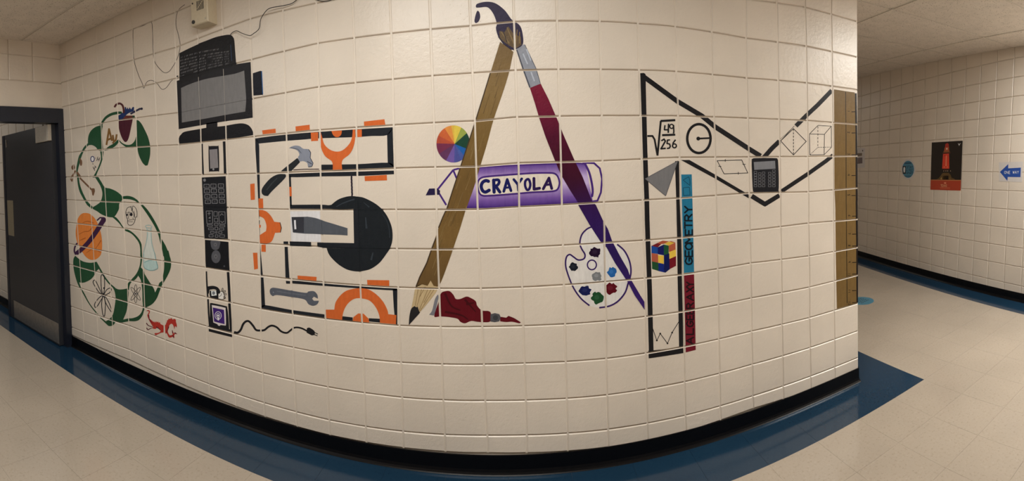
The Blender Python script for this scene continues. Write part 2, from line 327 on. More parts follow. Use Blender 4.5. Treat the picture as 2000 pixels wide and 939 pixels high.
for c in range(-12, 20):
    for r in range(-1, 13):
        q = [rnode(c, r), rnode(c+1, r), rnode(c+1, r+1), rnode(c, r+1)]
        if q[3][1]-q[0][1] < 0.03: continue
        a = area_in_frame(LR, q); P = proj(*LR(q[1][0], q[1][1], 0)); qs.append((a if P[0] > 1660 else 0, q))
lay_blocks(LR, qs, rw, M_BLOCK, 5)
# left cross wall with the doorway
JY0, JY1, HZ0, HZ1 = 1.985, 2.1355, 0.488+EYE, 0.618+EYE
b = MB(); b.slab(LL, -4.2, D, HZ1-0.005, ZC+0.1, JD, 0.16); b.slab(LL, -4.2, 0.0, 0, HZ1, JD, 0.16)
lw = tag(b.build('wall_left', M_JOINT), kind='structure')
ys = [D+0.012, 1.85, 1.615, 1.40, 1.19, 0.98, 0.77, 0.56, 0.35, 0.14, -0.07, -0.28, -0.49, -0.7, -0.91, -1.12, -1.3]
zs = [HZ1, 0.850+EYE, 1.075+EYE, ZC+0.02]; qs = []
for k in range(3):
    if k == 0: q = [(-4.2, zs[0]), (D+0.012, zs[0]), (D+0.012, zs[1]), (-4.2, zs[1])]; qs.append((area_in_frame(LL, q)+1, q)); continue
    for i in range(len(ys)-1):
        q = [(ys[i+1], zs[k]), (ys[i], zs[k]), (ys[i], zs[k+1]), (ys[i+1], zs[k+1])]; qs.append((area_in_frame(LL, q), q))
lay_blocks(LL, qs, lw, M_BLOCK, 6)
# wall beyond the door, in line with the painted wall
b = MB(); b.box(-9.0, -3.46-0.16, 2.15+JD, 2.35, 0, ZC+0.1); bw = tag(b.build('wall_outer', M_JOINT), kind='structure')
qs = []
for c in range(-27, -1):
    for r in range(-1, 13):
        z0, z1 = RZ[r], RZ[r+1]; x0 = -3.66+0.2032*(c+1); q = [(x0-0.2032, z0), (x0, z0), (x0, z1), (x0-0.2032, z1)]; qs.append((area_in_frame(LB, q), q))
lay_blocks(LB, qs, bw, M_BLOCK, 8, 120)
# walls behind the photographer and ends of the corridor
b = MB(); b.box(-9.0, 5.2, -4.4, -4.2, 0, ZC+0.1); tag(b.build('wall_back', M_BLOCK), kind='structure')
b = MB(); b.box(1.8, 6.0, 7.2, 7.4, 0, ZC); tag(b.build('wall_north', M_BLOCK), kind='structure')
b = MB(); b.box(-9.2, -9.0, -4.4, 2.4, 0, ZC); tag(b.build('wall_west', M_BLOCK), kind='structure')
# door frame
b = MB()
b.box(-3.56, -3.440, 2.078, D+0.004, 0, HZ1); b.box(-3.56, -3.440, 0.0, 0.11, 0, HZ1); b.box(-3.56, -3.440, 0.0, 2.079, HZ0, HZ1)
fr = tag(b.build('door_1', M_FRAME), kind='structure')
# ceilings: tiles with recessed grid, main corridor and side corridor
def ceiling(name, L, u0, u1, v0, v1, us, vs_, z, clip=None):
    base = MB(); base.add([L(u0, v0, z+0.03), L(u1, v0, z+0.03), L(u1, v1, z+0.03), L(u0, v1, z+0.03)], [(0, 1, 2, 3)])
    root = tag(base.build(name, M_GAP), kind='structure'); bars = MB()
    for i in range(len(us)-1):
        for j in range(len(vs_)-1):
            if clip and clip(us[i], us[i+1], vs_[j], vs_[j+1]): continue
            t = MB(); a, c, d, e = us[i]+0.010, us[i+1]-0.010, vs_[j]+0.010, vs_[j+1]-0.010; g = 0.004
            P = [L(a, d, z+0.012), L(c, d, z+0.012), L(c, e, z+0.012), L(a, e, z+0.012), L(a+g, d+g, z+0.001), L(c-g, d+g, z+0.001), L(c-g, e-g, z+0.001), L(a+g, e-g, z+0.001)]
            t.add(P, [(0, 1, 5, 4), (1, 2, 6, 5), (2, 3, 7, 6), (3, 0, 4, 7), (4, 5, 6, 7)])
            o = t.build('ceiling_tile', M_CEIL, root)
    def bar(a, c, d, e):
        bars.add([L(a, d, z+0.004), L(c, d, z+0.004), L(c, e, z+0.004), L(a, e, z+0.004)], [(0, 1, 2, 3)])
    for u in us: bar(u-0.009, u+0.009, vs_[0], vs_[-1])
    for v in vs_: bar(us[0], us[-1], v-0.009, v+0.009)
    bars.build('ceiling_grid', M_TBAR, root)
    return root
lampz = {}
XS = 1.25
LM = lambda u, v, z: Vector((u, v, z))
us = [XL-0.02+0.0]+[XL+1.22*k for k in range(1, 4)]+[XS]; vs_ = [D, 1.735]+[1.735-0.61*k for k in range(1, 11)]
vs_ = sorted(v for v in vs_ if v > -4.3)
us = [XL-0.02, -2.24, -1.02, 0.20, XS]
ceiling('ceiling', LM, XL-0.1, XS, -4.3, D, us, vs_, ZC, lambda a, c, d, e: a < -1 < c-0.5 and False)
usb = [-9.0]+[-9.0+0.9*k for k in range(1, 7)]; ceiling('ceiling_outer', LM, -9.0, -3.6, -4.3, 2.2, usb, vs_, ZC)
# side corridor: grid lies square to its own right wall
def LS(u, v, z): p = RWP+RWE*v+RWN*u; return Vector((p.x, p.y, z))   # u = distance from the right wall, v = along it
vv = [rp(1976, 89)[0]*0+LSv for LSv in (-3.35, -2.62, -1.84, -1.06, -0.30, 0.11+0.0)]
vv = [0.14+0.765*k for k in range(-9, 8)]; uu = [0.0, 0.50, 1.62, 2.74, 3.4]
def outside(a, c, d, e):
    xs = [LS(u, v, 0).x for u in (a, c) for v in (d, e)]; return max(xs) < XS+0.0
ceiling('ceiling_side', LS, 0, 3.6, vv[0], vv[-1], uu, vv, ZR, outside)
b = MB(); b.box(XS-0.02, XS+0.01, -4.2, D, ZR-0.01, ZC+0.05); tag(b.build('trim_1', M_BLOCK), kind='structure')
# floor
b = MB(); b.add([(-9.2, -4.4, -0.003), (6, -4.4, -0.003), (6, 7.4, -0.003), (-9.2, 7.4, -0.003)], [(0, 1, 2, 3)]); fl = tag(b.build('floor', M_SUB), kind='structure')
T = 0.3048; BY = 1.822; BX = 2.345
def poly_clip(P, a, b_, c):      # keep a*x+b*y<=c
    out = []
    for i in range(len(P)):
        p, q = P[i], P[(i+1) % len(P)]; dp, dq = a*p[0]+b_*p[1]-c, a*q[0]+b_*q[1]-c
        if dp <= 0: out.append(p)
        if (dp < 0 < dq) or (dq < 0 < dp): t = dp/(dp-dq); out.append((p[0]+(q[0]-p[0])*t, p[1]+(q[1]-p[1])*t))
    return out
tiles = []
rwd = RWN.dot(RWP)               # right wall line: RWN.(x,y) = rwd, room side is greater
def add_tile(x0, y0, x1, y1, mat, side=None):
    g = 0.00035; P = [(x0+g, y0+g), (x1-g, y0+g), (x1-g, y1-g), (x0+g, y1-g)]
    tiles.append((P, mat))
    return
BW = 0.285                       # border along the right wall
for i in range(-42, 30):
    for j in range(-1, 40):
        x0 = BX+T*i; y0 = BY-T*(22+j)+T*21.0
        y0 = BY+T*(j-20)-T*0
        x1, y1 = x0+T, y0+T
        if y0 >= BY-1e-6 and x1 <= BX+1e-6: continue
        if y1 < -4.4 or y0 > 7.2: continue
        P = [(x0, y0), (x1, y0), (x1, y1), (x0, y1)]
        P = poly_clip(P, -RWN.x, -RWN.y, -(rwd+BW))
        if len(P) < 3 or x0 > 6 or x1 < -9: continue
        tiles.append((P, 0))
k = 0
x = BX
while x > -9.0:                  # blue border along the painted wall
    x0 = max(x-T, -9.0)
    tiles.append(([(x0, BY), (x, BY), (x, D+0.03), (x0, D+0.03)], 1)); x -= T
y = D
while y < 7.2: tiles.append(([(XR-0.01, y), (BX, y), (BX, y+T), (XR-0.01, y+T)], 1)); y += T
s = -3.4
while s < 6:
    q = [LR(s, 0, 0.02), LR(s+T, 0, 0.02), LR(s+T, 0, -BW), LR(s, 0, -BW)]; tiles.append(([(v.x, v.y) for v in q], 1)); s += T
mc = {}; rest = {0: MB(), 1: MB()}; scored = []
for P, mt in tiles:
    c = (sum(p[0] for p in P)/len(P), sum(p[1] for p in P)/len(P)); a = 0
    PP = [proj(x, y, 0) for x, y in P]+[proj(c[0], c[1], 0)]
    vis = [p for p in PP if 0 <= p[0] <= 2000 and 0 <= p[1] <= 939]
    if vis and math.hypot(*c) > 0.5:
        n = len(P); a = abs(sum(PP[i][0]*PP[(i+1) % n][1]-PP[(i+1) % n][0]*PP[i][1] for i in range(n)))/2*len(vis)
        if c[0] < XR and c[1] > D+0.05: a = 0
        if c[0] < -6.5: a = 0
        az = PP[-1][0]
        if c[1] > D and az < 1660: a = 0
    scored.append((a, c, P, mt))
scored.sort(key=lambda t: -t[0])
rt = random.Random(11)
for k, (a, c, P, mt) in enumerate(scored):
    n = len(P); Q = []
    for p in P:
        v = Vector((p[0]-c[0], p[1]-c[1])); l = v.length; Q.append(v*(1-0.0006/max(l, 0.01)))
    h = rt.uniform(-0.00003, 0.00003)
    vs = [(q.x, q.y, -0.004) for q in Q]+[(q.x, q.y, h-0.00004) for q in Q]+[(q.x*0.999, q.y*0.999, h) for q in Q]
    fs = [(r*n+i, r*n+(i+1) % n, (r+1)*n+(i+1) % n, (r+1)*n+i) for r in (0, 1) for i in range(n)]+[tuple(2*n+i for i in range(n))]
    mat = (M_FLOOR, M_BLUE)[mt]
    if a > 60 and k < 290:
        me = bpy.data.meshes.new('floor_tile'); me.from_pydata(vs, [], fs); me.materials.append(mat)
        o = link('floor_tile', me, fl); o.location = (c[0], c[1], 0)
    else: rest[mt].add([(v[0]+c[0], v[1]+c[1], v[2]) for v in vs], fs)
for mt in (0, 1): tag(rest[mt].build('distant_floor_tiles', (M_FLOOR, M_BLUE)[mt], fl), kind='stuff')
# cove baseboards
def cove(name, path):
    prof = [(0.0, 0.094), (0.003, 0.0945), (0.0045, 0.092), (0.005, 0.025), (0.008, 0.012), (0.014, 0.004), (0.019, 0.0005)]
    vs, fs = [], []; n = len(prof)
    for i, p in enumerate(path):
        if i == 0: nn = path[1][1]
        px, py, nx, ny = p
        for o_, z in prof: vs.append((px+nx*o_, py+ny*o_, z))
    for i in range(len(path)-1):
        for k in range(n-1): fs.append((i*n+k, i*n+k+1, (i+1)*n+k+1, (i+1)*n+k))
    o = mesh(name, vs, fs, M_BASE); return tag(o, kind='structure')
cove('baseboard_front', [(-3.44, D-0.001, 0, -1), (XR-0.012, D-0.001, 0, -1), (XR-0.003, D-0.001, 0.35, -1), (XR+0.001, D+0.003, 1, -0.35), (XR+0.001, D+0.012, 1, 0), (XR+0.001, 7.2, 1, 0)])
a, c = LR(S0, 0, 0.001), LR(S1, 0, 0.001); cove('baseboard_right', [(a.x, a.y, RWN.x, RWN.y), (c.x, c.y, RWN.x, RWN.y)])
cove('baseboard_outer', [(-9, 2.149, 0, -1), (-3.6, 2.149, 0, -1)])

# ================================================================== CEILING LIGHTS
def lampmat(r):
    m, N, L, B = nt('lit_diffuser'); B.inputs['Base Color'].default_value = (0.8, 0.8, 0.8, 1); B.inputs['Emission Color'].default_value = LAMP_COL+(1,); B.inputs['Emission Strength'].default_value = r
    t = node(N, 'ShaderNodeTexNoise', i_Scale=3.0); mr = node(N, 'ShaderNodeMapRange', i_To_Min=r*0.96, i_To_Max=r*1.04); L.new(t.outputs['Fac'], mr.inputs['Value']); L.new(mr.outputs[0], B.inputs['Emission Strength'])
    return m
names = ['long ceiling light above the painted wall', 'ceiling light at the corner of the two corridors', 'ceiling light in the hall beyond the navy door', 'ceiling light at the far end of the side corridor', 'added fill light between the navy door and the painted wall']
for (x, y, hx, hy, rad), nm in zip(LAMPS, names):
    z = ZC if x < XS else ZR
    e = link('ceiling_light', None, loc=(x, y, z)); tag(e, nm, 'light', 'recessed ceiling lights')
    b = MB()
    for s0, s1, t0, t1 in ((-hx-0.02, hx+0.02, -hy-0.02, -hy), (-hx-0.02, hx+0.02, hy, hy+0.02), (-hx-0.02, -hx, -hy, hy), (hx, hx+0.02, -hy, hy)): b.box(x+s0, x+s1, y+t0, y+t1, z-0.012, z+0.004)
    b.build('light_frame', M_LAMP, e)
    b = MB(); b.add([(x-hx, y-hy, z-0.006), (x+hx, y-hy, z-0.006), (x+hx, y+hy, z-0.006), (x-hx, y+hy, z-0.006)], [(3, 2, 1, 0)]); b.build('diffuser', lampmat(rad), e)
# ================================================================== PAINTED MURAL (thin coats of paint on the block faces)
REF = [(100, (160,141,116)), (300, (182,166,142)), (500, (203,187,164)), (1000, (214,199,179)), (1400, (206,190,168)), (1680, (204,188,166))]
def alb(c, px):
    for (a, ca), (b_, cb) in zip(REF, REF[1:]):
        if px <= b_ or b_ == 1680: t = min(1, max(0, (px-a)/(b_-a))); ref = tuple(ca[i]*(1-t)+cb[i]*t for i in range(3)); break
    l, r = lin(c), lin(ref); f = 0.76+0.24*min(1, max(0, (l[1]-0.25)/0.3))
    return tuple(min(0.8, max(0.003, f*l[i]/r[i]*CREAM[i]-0.004)) for i in range(3))
FACEQ = {(c, r): inset([G[c, r], G[c+1, r], G[c+1, r+1], G[c, r+1]], JW+BV*0.55) for c in range(27) for r in range(-1, 13)}
FULLQ = {(c, r): [G[c, r], G[c+1, r], G[c+1, r+1], G[c, r+1]] for c in range(27) for r in range(-1, 13)}
WIDEQ = {k: inset(q, 0.0007) for k, q in FULLQ.items()}
def _hq(k):
    f, w_ = FACEQ[k], WIDEQ[k]; return [(f[i][0], w_[i][1]) for i in range(4)]
WIDEH = {k: _hq(k) for k in FULLQ}
FBB = {k: (min(p[0] for p in q), max(p[0] for p in q), min(p[1] for p in q), max(p[1] for p in q)) for k, q in FULLQ.items()}
def clip_convex(P, Q):
    for i in range(len(Q)):
        a, b_ = Q[i], Q[(i+1) % len(Q)]; nx, ny = b_[1]-a[1], -(b_[0]-a[0])      # outward normal of a ccw quad
        P = poly_clip(P, nx, ny, nx*a[0]+ny*a[1])
        if len(P) < 3: return []
    return P
def cat_rom(P, closed, n=6):
    if len(P) < 3: return P
    out = []; m = len(P)
    for i in range(m if closed else m-1):
        g = (lambda k: P[k % m]) if closed else (lambda k: P[min(max(k, 0), m-1)])
        p0, p1, p2, p3 = g(i-1), g(i), g(i+1), g(i+2)
        for k in range(n):
            t = k/n; out.append(tuple(0.5*(2*p1[j]+(-p0[j]+p2[j])*t+(2*p0[j]-5*p1[j]+4*p2[j]-p3[j])*t*t+(-p0[j]+3*p1[j]-3*p2[j]+p3[j])*t**3) for j in (0, 1)))
    if not closed: out.append(P[-1])
    return out
def auto_round(P, n=4):          # round the curved runs of an outline, keep its real corners
    m = len(P)
    if m < 7: return P
    def ang(i):
        a, b_, c_ = P[i-1], P[i], P[(i+1) % m]; u = (b_[0]-a[0], b_[1]-a[1]); v = (c_[0]-b_[0], c_[1]-b_[1])
        return abs(math.degrees(math.atan2(u[0]*v[1]-u[1]*v[0], u[0]*v[0]+u[1]*v[1])))
    C = [i for i in range(m) if ang(i) > 52]
    if not C: return cat_rom(P, True, n)
    out = []
    for k, c0 in enumerate(C):
        c1 = C[(k+1) % len(C)]; run = [P[c0]]; i = c0
        while True:
            i = (i+1) % m; run.append(P[i])
            if i == c1: break
        R = cat_rom(run, False, n) if len(run) > 3 else run
        out += R[:-1]
    return out
def crop(ox, oy, s):
    def f(*P): return [(ox+s*x, oy+s*y) for x, y in (P[0] if len(P) == 1 and isinstance(P[0], list) else P)]
    f.s = s; return f
PX = crop(0, 0, 1)
class Part:
    kind = None
    def __init__(s, name, z=0): s.name = name; s.v = []; s.f = []; s.c = []; s.z = z; s.mat = None
    def tri(s, T, col, dep, W2=None):
        n = len(s.v); s.v += [LW(x, z, dep) for x, z in T]; s.f.append(tuple(range(n, n+len(T))))
        if callable(col): s.c += [alb(col(*proj(x, D, z)), 0*x+proj(x, D, z)[0]) for x, z in T]
        else: s.c += [col]*len(T)
    def poly(s, P, col, smooth=False, joint=False, lay=0):
        P = cat_rom(P, True) if smooth else auto_round(P)
        W = [wp(*p) for p in P]
        if not callable(col): col = alb(col, sum(p[0] for p in P)/len(P))
        s.n = getattr(s, 'n', 0)+1; dep = -(0.00035+0.00016*(s.z+lay)+0.000004*(s.n % 36))
        for t in tessellate_polygon([[Vector((x, z, 0)) for x, z in W]]):
            T = [W[i] for i in t]
            ar = (T[1][0]-T[0][0])*(T[2][1]-T[0][1])-(T[2][0]-T[0][0])*(T[1][1]-T[0][1])
            if abs(ar) < 1e-9: continue
            if ar < 0: T.reverse()
            x0, x1, z0, z1 = min(p[0] for p in T), max(p[0] for p in T), min(p[1] for p in T), max(p[1] for p in T)
            for k, q in FACEQ.items():
                bb = FBB[k]
                if bb[0] > x1 or bb[1] < x0 or bb[2] > z1 or bb[3] < z0: continue
                if joint: q = WIDEH[k] if joint == 'h' else WIDEQ[k]
                C = clip_convex(T, q)
                if len(C) >= 3: s.tri(C, col, dep)
                if joint:        # this coat runs down into the joints
                    C = clip_convex(T, FULLQ[k])
                    if len(C) >= 3: s.tri(C, col, 0.0027+dep)
    def strip(s, P, w, col, closed=False, smooth=False, lay=0, joint=False, cap=True):
        if smooth: P = cat_rom(P, closed)
        n = len(P)
        ws = w if isinstance(w, (list, tuple)) else None
        W = lambda i: (ws[0]+(ws[1]-ws[0])*i/max(1, n-1)) if ws else w
        for i in range(n if closed else n-1):
            a, b_ = P[i], P[(i+1) % n]; dx, dy = b_[0]-a[0], b_[1]-a[1]; l = math.hypot(dx, dy)
            if l < 1e-6: continue
            ha, hb = W(i)/2, W(i+1)/2; ux, uy = -dy/l, dx/l; e = (0.25*ha if cap and not closed and i == 0 else 0)
            s.poly([(a[0]+ux*ha-dx/l*e, a[1]+uy*ha-dy/l*e), (b_[0]+ux*hb, b_[1]+uy*hb), (b_[0]-ux*hb, b_[1]-uy*hb), (a[0]-ux*ha-dx/l*e, a[1]-uy*ha-dy/l*e)], col, lay=lay, joint=joint)
            if (i > 0 or closed) and W(i) > 1.2: s.ell([a], W(i)/2, W(i)/2, col, lay=lay, n=8, joint=joint)
    def ell(s, c, rx, ry, col, rot=0, lay=0, n=20, joint=False):
        cx, cy = c[0]; cr_, sr_ = math.cos(rot), math.sin(rot)
        s.poly([(cx+rx*math.cos(a)*cr_-ry*math.sin(a)*sr_, cy+rx*math.cos(a)*sr_+ry*math.sin(a)*cr_) for a in [6.28318*k/n for k in range(n)]], col, lay=lay, joint=joint)
    def ring(s, c, rx, ry, w, col, rot=0, lay=0, n=24):
        cx, cy = c[0]; cr_, sr_ = math.cos(rot), math.sin(rot)
        s.strip([(cx+rx*math.cos(a)*cr_-ry*math.sin(a)*sr_, cy+rx*math.cos(a)*sr_+ry*math.sin(a)*cr_) for a in [6.28318*k/n for k in range(n)]], w, col, True, lay=lay)
    def text(s, txt, org, ex, ey, w, col, adv=1.3, lay=1):
        """hand lettering: org top left (px), ex the glyph's width vector, ey its height vector"""
        for k, ch in enumerate(txt):
            for st in GLYPH.get(ch, []):
                P = [(org[0]+ex[0]*(k*adv+u)+ey[0]*v, org[1]+ex[1]*(k*adv+u)+ey[1]*v) for u, v in st]
                s.strip(P, w, col, lay=lay)
                for p in (P[0], P[-1]):
                    if w > 1.6: s.ell([p], w/2, w/2, col, lay=lay, n=8)
    def make(s, parent, loc):
        me = bpy.data.meshes.new(s.name); me.from_pydata([tuple(v-loc) for v in s.v], [], s.f); me.materials.append(s.mat or M_PAINT)
        at = me.color_attributes.new('paint', 'FLOAT_COLOR', 'POINT')
        at.data.foreach_set('color', [x for c in s.c for x in (c[0], c[1], c[2], 1.0)])
        o = link(s.name, me, parent, None if parent is not None else loc)
        if s.kind: o['kind'] = s.kind
        return o
_O = [(0.5,0),(0.15,0.15),(0,0.5),(0.15,0.85),(0.5,1),(0.85,0.85),(1,0.5),(0.85,0.15),(0.5,0)]
GLYPH = {'A':[[(0,1),(0.5,0),(1,1)],[(0.2,0.65),(0.8,0.65)]],'B':[[(0,0),(0,1),(0.7,1),(0.95,0.78),(0.7,0.5),(0,0.5)],[(0,0),(0.65,0),(0.85,0.25),(0.65,0.5)]],
'C':[[(0.95,0.15),(0.55,0),(0.15,0.15),(0,0.5),(0.15,0.85),(0.55,1),(0.95,0.85)]],'E':[[(0.9,0),(0,0),(0,1),(0.9,1)],[(0,0.5),(0.75,0.5)]],
'F':[[(0.9,0),(0,0),(0,1)],[(0,0.5),(0.75,0.5)]],'P':[[(0,1),(0,0),(0.65,0),(0.9,0.25),(0.65,0.5),(0,0.5)]],
'G':[[(0.95,0.15),(0.5,0),(0.12,0.18),(0,0.5),(0.12,0.85),(0.5,1),(0.95,0.85),(0.95,0.55),(0.55,0.55)]],'L':[[(0,0),(0,1),(0.9,1)]],'M':[[(0,1),(0,0),(0.5,0.65),(1,0),(1,1)]],
'N':[[(0,1),(0,0),(1,1),(1,0)]],'O':[_O],'R':[[(0,1),(0,0),(0.65,0),(0.9,0.25),(0.65,0.5),(0,0.5)],[(0.4,0.5),(0.95,1)]],'T':[[(0,0),(1,0)],[(0.5,0),(0.5,1)]],
'X':[[(0,0),(1,1)],[(1,0),(0,1)]],'Y':[[(0,0),(0.5,0.5),(1,0)],[(0.5,0.5),(0.5,1)]],'H':[[(0,0),(0,1)],[(1,0),(1,1)],[(0,0.5),(1,0.5)]],'S':[[(0.95,0.1),(0.5,0),(0.1,0.2),(0.5,0.5),(0.9,0.78),(0.5,1),(0.05,0.9)]],
'0':[_O],'1':[[(0.5,0),(0.5,1)]],'2':[[(0,0.2),(0.5,0),(0.9,0.25),(0,1),(1,1)]],'3':[[(0,0),(0.9,0),(0.4,0.4),(0.9,0.7),(0.5,1),(0,0.9)]],'4':[[(0.1,0),(0,0.6),(1,0.6)],[(0.75,0),(0.75,1)]],
'5':[[(0.9,0),(0.1,0),(0.05,0.45),(0.7,0.45),(0.9,0.75),(0.5,1),(0,0.9)]],'6':[[(0.8,0),(0.2,0.35),(0,0.75),(0.45,1),(0.9,0.75),(0.5,0.5),(0.1,0.7)]],'7':[[(0,0),(0.9,0),(0.4,1)]],
'8':[[(0.5,0.5),(0.1,0.25),(0.5,0),(0.9,0.25),(0.5,0.5),(0.05,0.77),(0.5,1),(0.95,0.77),(0.5,0.5)]],'9':[[(0.85,0.3),(0.4,0.5),(0.1,0.25),(0.5,0),(0.85,0.25),(0.8,1)]]}
def motif(name, label, cat, parts, group=None):
    V = [v for p in parts for v in p.v]
    loc = Vector(((min(v.x for v in V)+max(v.x for v in V))/2, D-0.0004, min(v.z for v in V)))
    if len(parts) == 1 and parts[0].name == name: o = parts[0].make(None, loc)
    else:
        o = link(name, None, None, loc)
        for p in parts: p.make(o, loc)
    return tag(o, label, cat, group)
BLK = (36,35,36); GRN = (38,68,42); ORG = (222,108,52); GRY = (118,118,120); PUR = (62,38,98)
A1 = crop(100,180,.2769); B6 = crop(130,200,.17045); B7 = crop(130,340,.17041); B8 = crop(130,490,.17041); DR = crop(270,590,.08523)
K1 = crop(340,0,.17039); K2 = crop(340,120,.19175); K3 = crop(390,270,.13834); K4 = crop(390,390,.1598); K5 = crop(390,530,.14908)
E6 = crop(480,220,.25559); E7 = crop(480,430,.26622); A8 = crop(780,0,.44728); A9 = crop(780,400,.29819); PA = crop(1060,400,.27673)
M4 = crop(1230,120,.31947); M7 = crop(1240,220,.20225); M8 = crop(1380,230,.19174); R1 = crop(1240,440,.14909); R2 = crop(1240,560,.15982)
R3 = crop(1610,160,.2556); R4 = crop(1610,380,.2556); GB = crop(1320,330,.3846); M5 = crop(1240,300,.43716); CR = crop(900,300,.14); CW = crop(840,235,.09585); DK = crop(620,370,.18100)
# ---- S
p = Part('painted_letter_s')
for P in (B6([(373,257),(398,225),(440,165),(500,125),(570,105),(630,103),(640,128),(585,135),(520,150),(460,185),(425,228),(410,262)]),
  B6([(245,492),(248,400),(275,330),(330,282),(395,262),(415,265),(405,330),(408,420),(422,552),(368,552),(335,512),(290,488)]),
  B6([(246,466),(200,510),(165,575),(140,620),(122,700),(112,770),(118,860),(140,860),(128,800),(135,755),(150,700),(165,640),(188,580),(215,530),(254,490)]),
  B7([(120,30),(130,120),(150,200),(185,270),(215,320),(240,358),(290,398),(300,375),(270,345),(235,305),(200,240),(170,170),(150,100),(140,30)]),
  B6([(385,560),(425,560),(415,640),(385,730),(350,810),(335,860),(298,860),(340,790),(375,710),(394,640)]),
  B7([(320,25),(360,25),(400,90),(440,150),(500,165),(560,190),(610,225),(638,260),(635,300),(605,340),(600,400),(570,460),(545,490),(520,495),(470,488),(400,460),(350,425),(300,398),(300,378),(340,355),(385,320),(405,270),(410,210),(390,140),(355,80)]),
  B6([(432,552),(480,505),(540,470),(590,425),(602,425),(605,440),(570,490),(520,525),(470,545)]),
  B6([(605,430),(640,465),(690,485),(740,480),(780,440),(800,380),(812,375),(812,510),(760,522),(700,520),(650,490),(610,455)]),
  B6([(800,205),(822,205),(860,245),(900,320),(935,400),(955,480),(960,540),(955,620),(930,720),(905,725),(870,690),(835,620),(818,560),(812,500),(803,380)]),
  B6([(755,150),(780,150),(785,185),(755,185)]),
  B7([(640,255),(700,248),(760,262),(810,295),(834,325),(825,335),(780,305),(720,288),(645,284)]),
  B7([(850,355),(875,350),(930,410),(990,500),(1040,590),(1075,670),(1085,730),(1120,790),(1150,850),(1180,940),(1110,940),(1095,860),(1070,770),(1050,690),(1010,600),(950,500),(900,425)]),
  B8([(1105,50),(1182,55),(1197,110),(1195,190),(1165,270),(1120,350),(1090,400),(1060,480),(1030,550),(980,610),(895,655),(880,560),(890,350),(885,240),(905,280),(955,360),(1000,430),(1015,475),(1050,405),(1065,365),(1100,335),(1105,290),(1118,200),(1118,80)]),
  B8([(1110,60),(1108,-5),(1168,-5),(1184,60)]),
  B7([(665,630),(700,632),(760,670),(820,730),(855,790),(870,850),(875,940),(845,940),(845,860),(830,790),(790,730),(740,680),(672,648)]),
  B8([(845,0),(875,0),(870,60),(862,130),(850,190),(825,275),(790,325),(750,350),(725,390),(715,450),(705,440),(700,380),(740,330),(800,260),(835,180),(848,100)]),
  B8([(850,185),(890,240),(893,350),(885,560),(895,655),(885,690),(870,740),(830,790),(780,805),(720,803),(715,772),(760,768),(820,745),(860,700),(875,640),(870,560),(868,450),(855,350),(840,310),(822,272)]),
  B8([(520,405),(560,425),(600,440),(650,438),(700,428),(712,480),(708,540),(700,620),(685,700),(650,785),(722,768),(722,803),(640,820),(560,815),(535,850),(490,860),(460,840),(380,762),(395,762),(450,805),(490,780),(530,730),(550,640),(562,540),(550,460)]),
  B8([(345,122),(400,220),(440,290),(500,370),(560,422),(560,450),(515,405),(470,360),(420,290),(370,205),(340,235),(310,290),(270,330),(200,362),(145,360),(165,415),(205,485),(260,590),(310,660),(365,722),(352,728),(295,660),(240,580),(190,490),(130,380),(95,270),(78,170),(80,90),(100,55),(180,115),(270,135)]),
  B7([(520,490),(560,490),(600,530),(640,590),(658,618),(640,612),(600,560),(540,505)])):
    p.poly(P, GRN)
motif('painted_letter_s', 'green painted outline of a big letter S beside the navy door', 'painting', [p])
h = Part('heart_body', 1); h.poly(B6([(590,150),(757,150),(757,200),(745,260),(720,380),(700,435),(680,455),(655,440),(620,370),(598,280)]), (70,32,38)); h.poly(B6([(655,150),(755,150),(755,195),(700,205),(640,205)]), (95,48,38), lay=1)
v = Part('blue_vessels', 3); v.poly(B6([(595,150),(640,120),(665,100),(668,50),(682,55),(690,80),(700,55),(712,80),(725,55),(740,80),(760,50),(775,55),(770,100),(700,130),(640,190),(600,205)]), (34,48,80)); v.strip(B6([(735,130),(790,100),(838,74),(868,72)]), 3.6, (45,42,58)); v.ell(B6([(862,72)]), 2.2, 2.4, (35,35,48))
a = Part('aorta', 3); a.strip(B6([(552,50),(572,24),(610,12),(640,32),(654,75),(656,118)]), 3.8, (78,38,36), smooth=True)
motif('painted_heart', 'dark red anatomical heart with blue vessels painted at the top of the S', 'painting', [h, v, a])
p = Part('gold_symbol', 1)
for st in ([(458,485),(487,305),(520,440)], [(468,430),(510,412)], [(530,375),(542,450),(565,430),(575,365)], [(535,460),(528,470)]): p.strip(B6(st), 3.6, (118,82,42))
motif('gold_symbol', 'brown painted chemical symbol Au inside the top of the S', 'lettering', [p])
p = Part('water_molecule', 1); p.ell(B6([(298,648)]), 3.4, 5, (196,190,192)); p.ring(B6([(298,648)]), 3.4, 5.2, 1.5, (32,30,74), lay=1)
for st in ([(348,668),(360,622)], [(368,672),(382,630)], [(354,648),(376,650)], [(303,738),(325,782)], [(322,726),(342,745)], [(313,762),(335,735)], [(299,698),(306,710)], [(330,640),(338,636)]): p.strip(B6(st), 1.1, (42,36,38))
motif('water_molecule', 'small blue and black water molecule of letters O and H in the upper S', 'lettering', [p])
BR = (104,72,48); p = Part('bone', 1); p2 = Part('bone', 1); p3 = Part('bone', 1)
p.strip(B6([(50,862),(80,825),(103,780)]), 3.4, BR); p.ell(B6([(76,745)]), 3.6, 4.6, BR); p.ell(B6([(80,722)]), 1.8, 2.2, BR); p2.ell(B6([(166,690)]), 2.4, 6.2, BR); p2.ell(B6([(157,655)]), 1.6, 3.2, BR)
p3.strip(B6([(120,800),(165,862)]), 4, BR); p3.strip(B7([(155,45),(200,90),(285,175)]), 3.2, BR); p3.poly(B7([(280,170),(300,160),(322,165),(326,195),(310,247),(296,238),(290,205)]), BR); p.poly(B7([(38,50),(62,55),(75,45),(70,85),(55,85)]), BR)
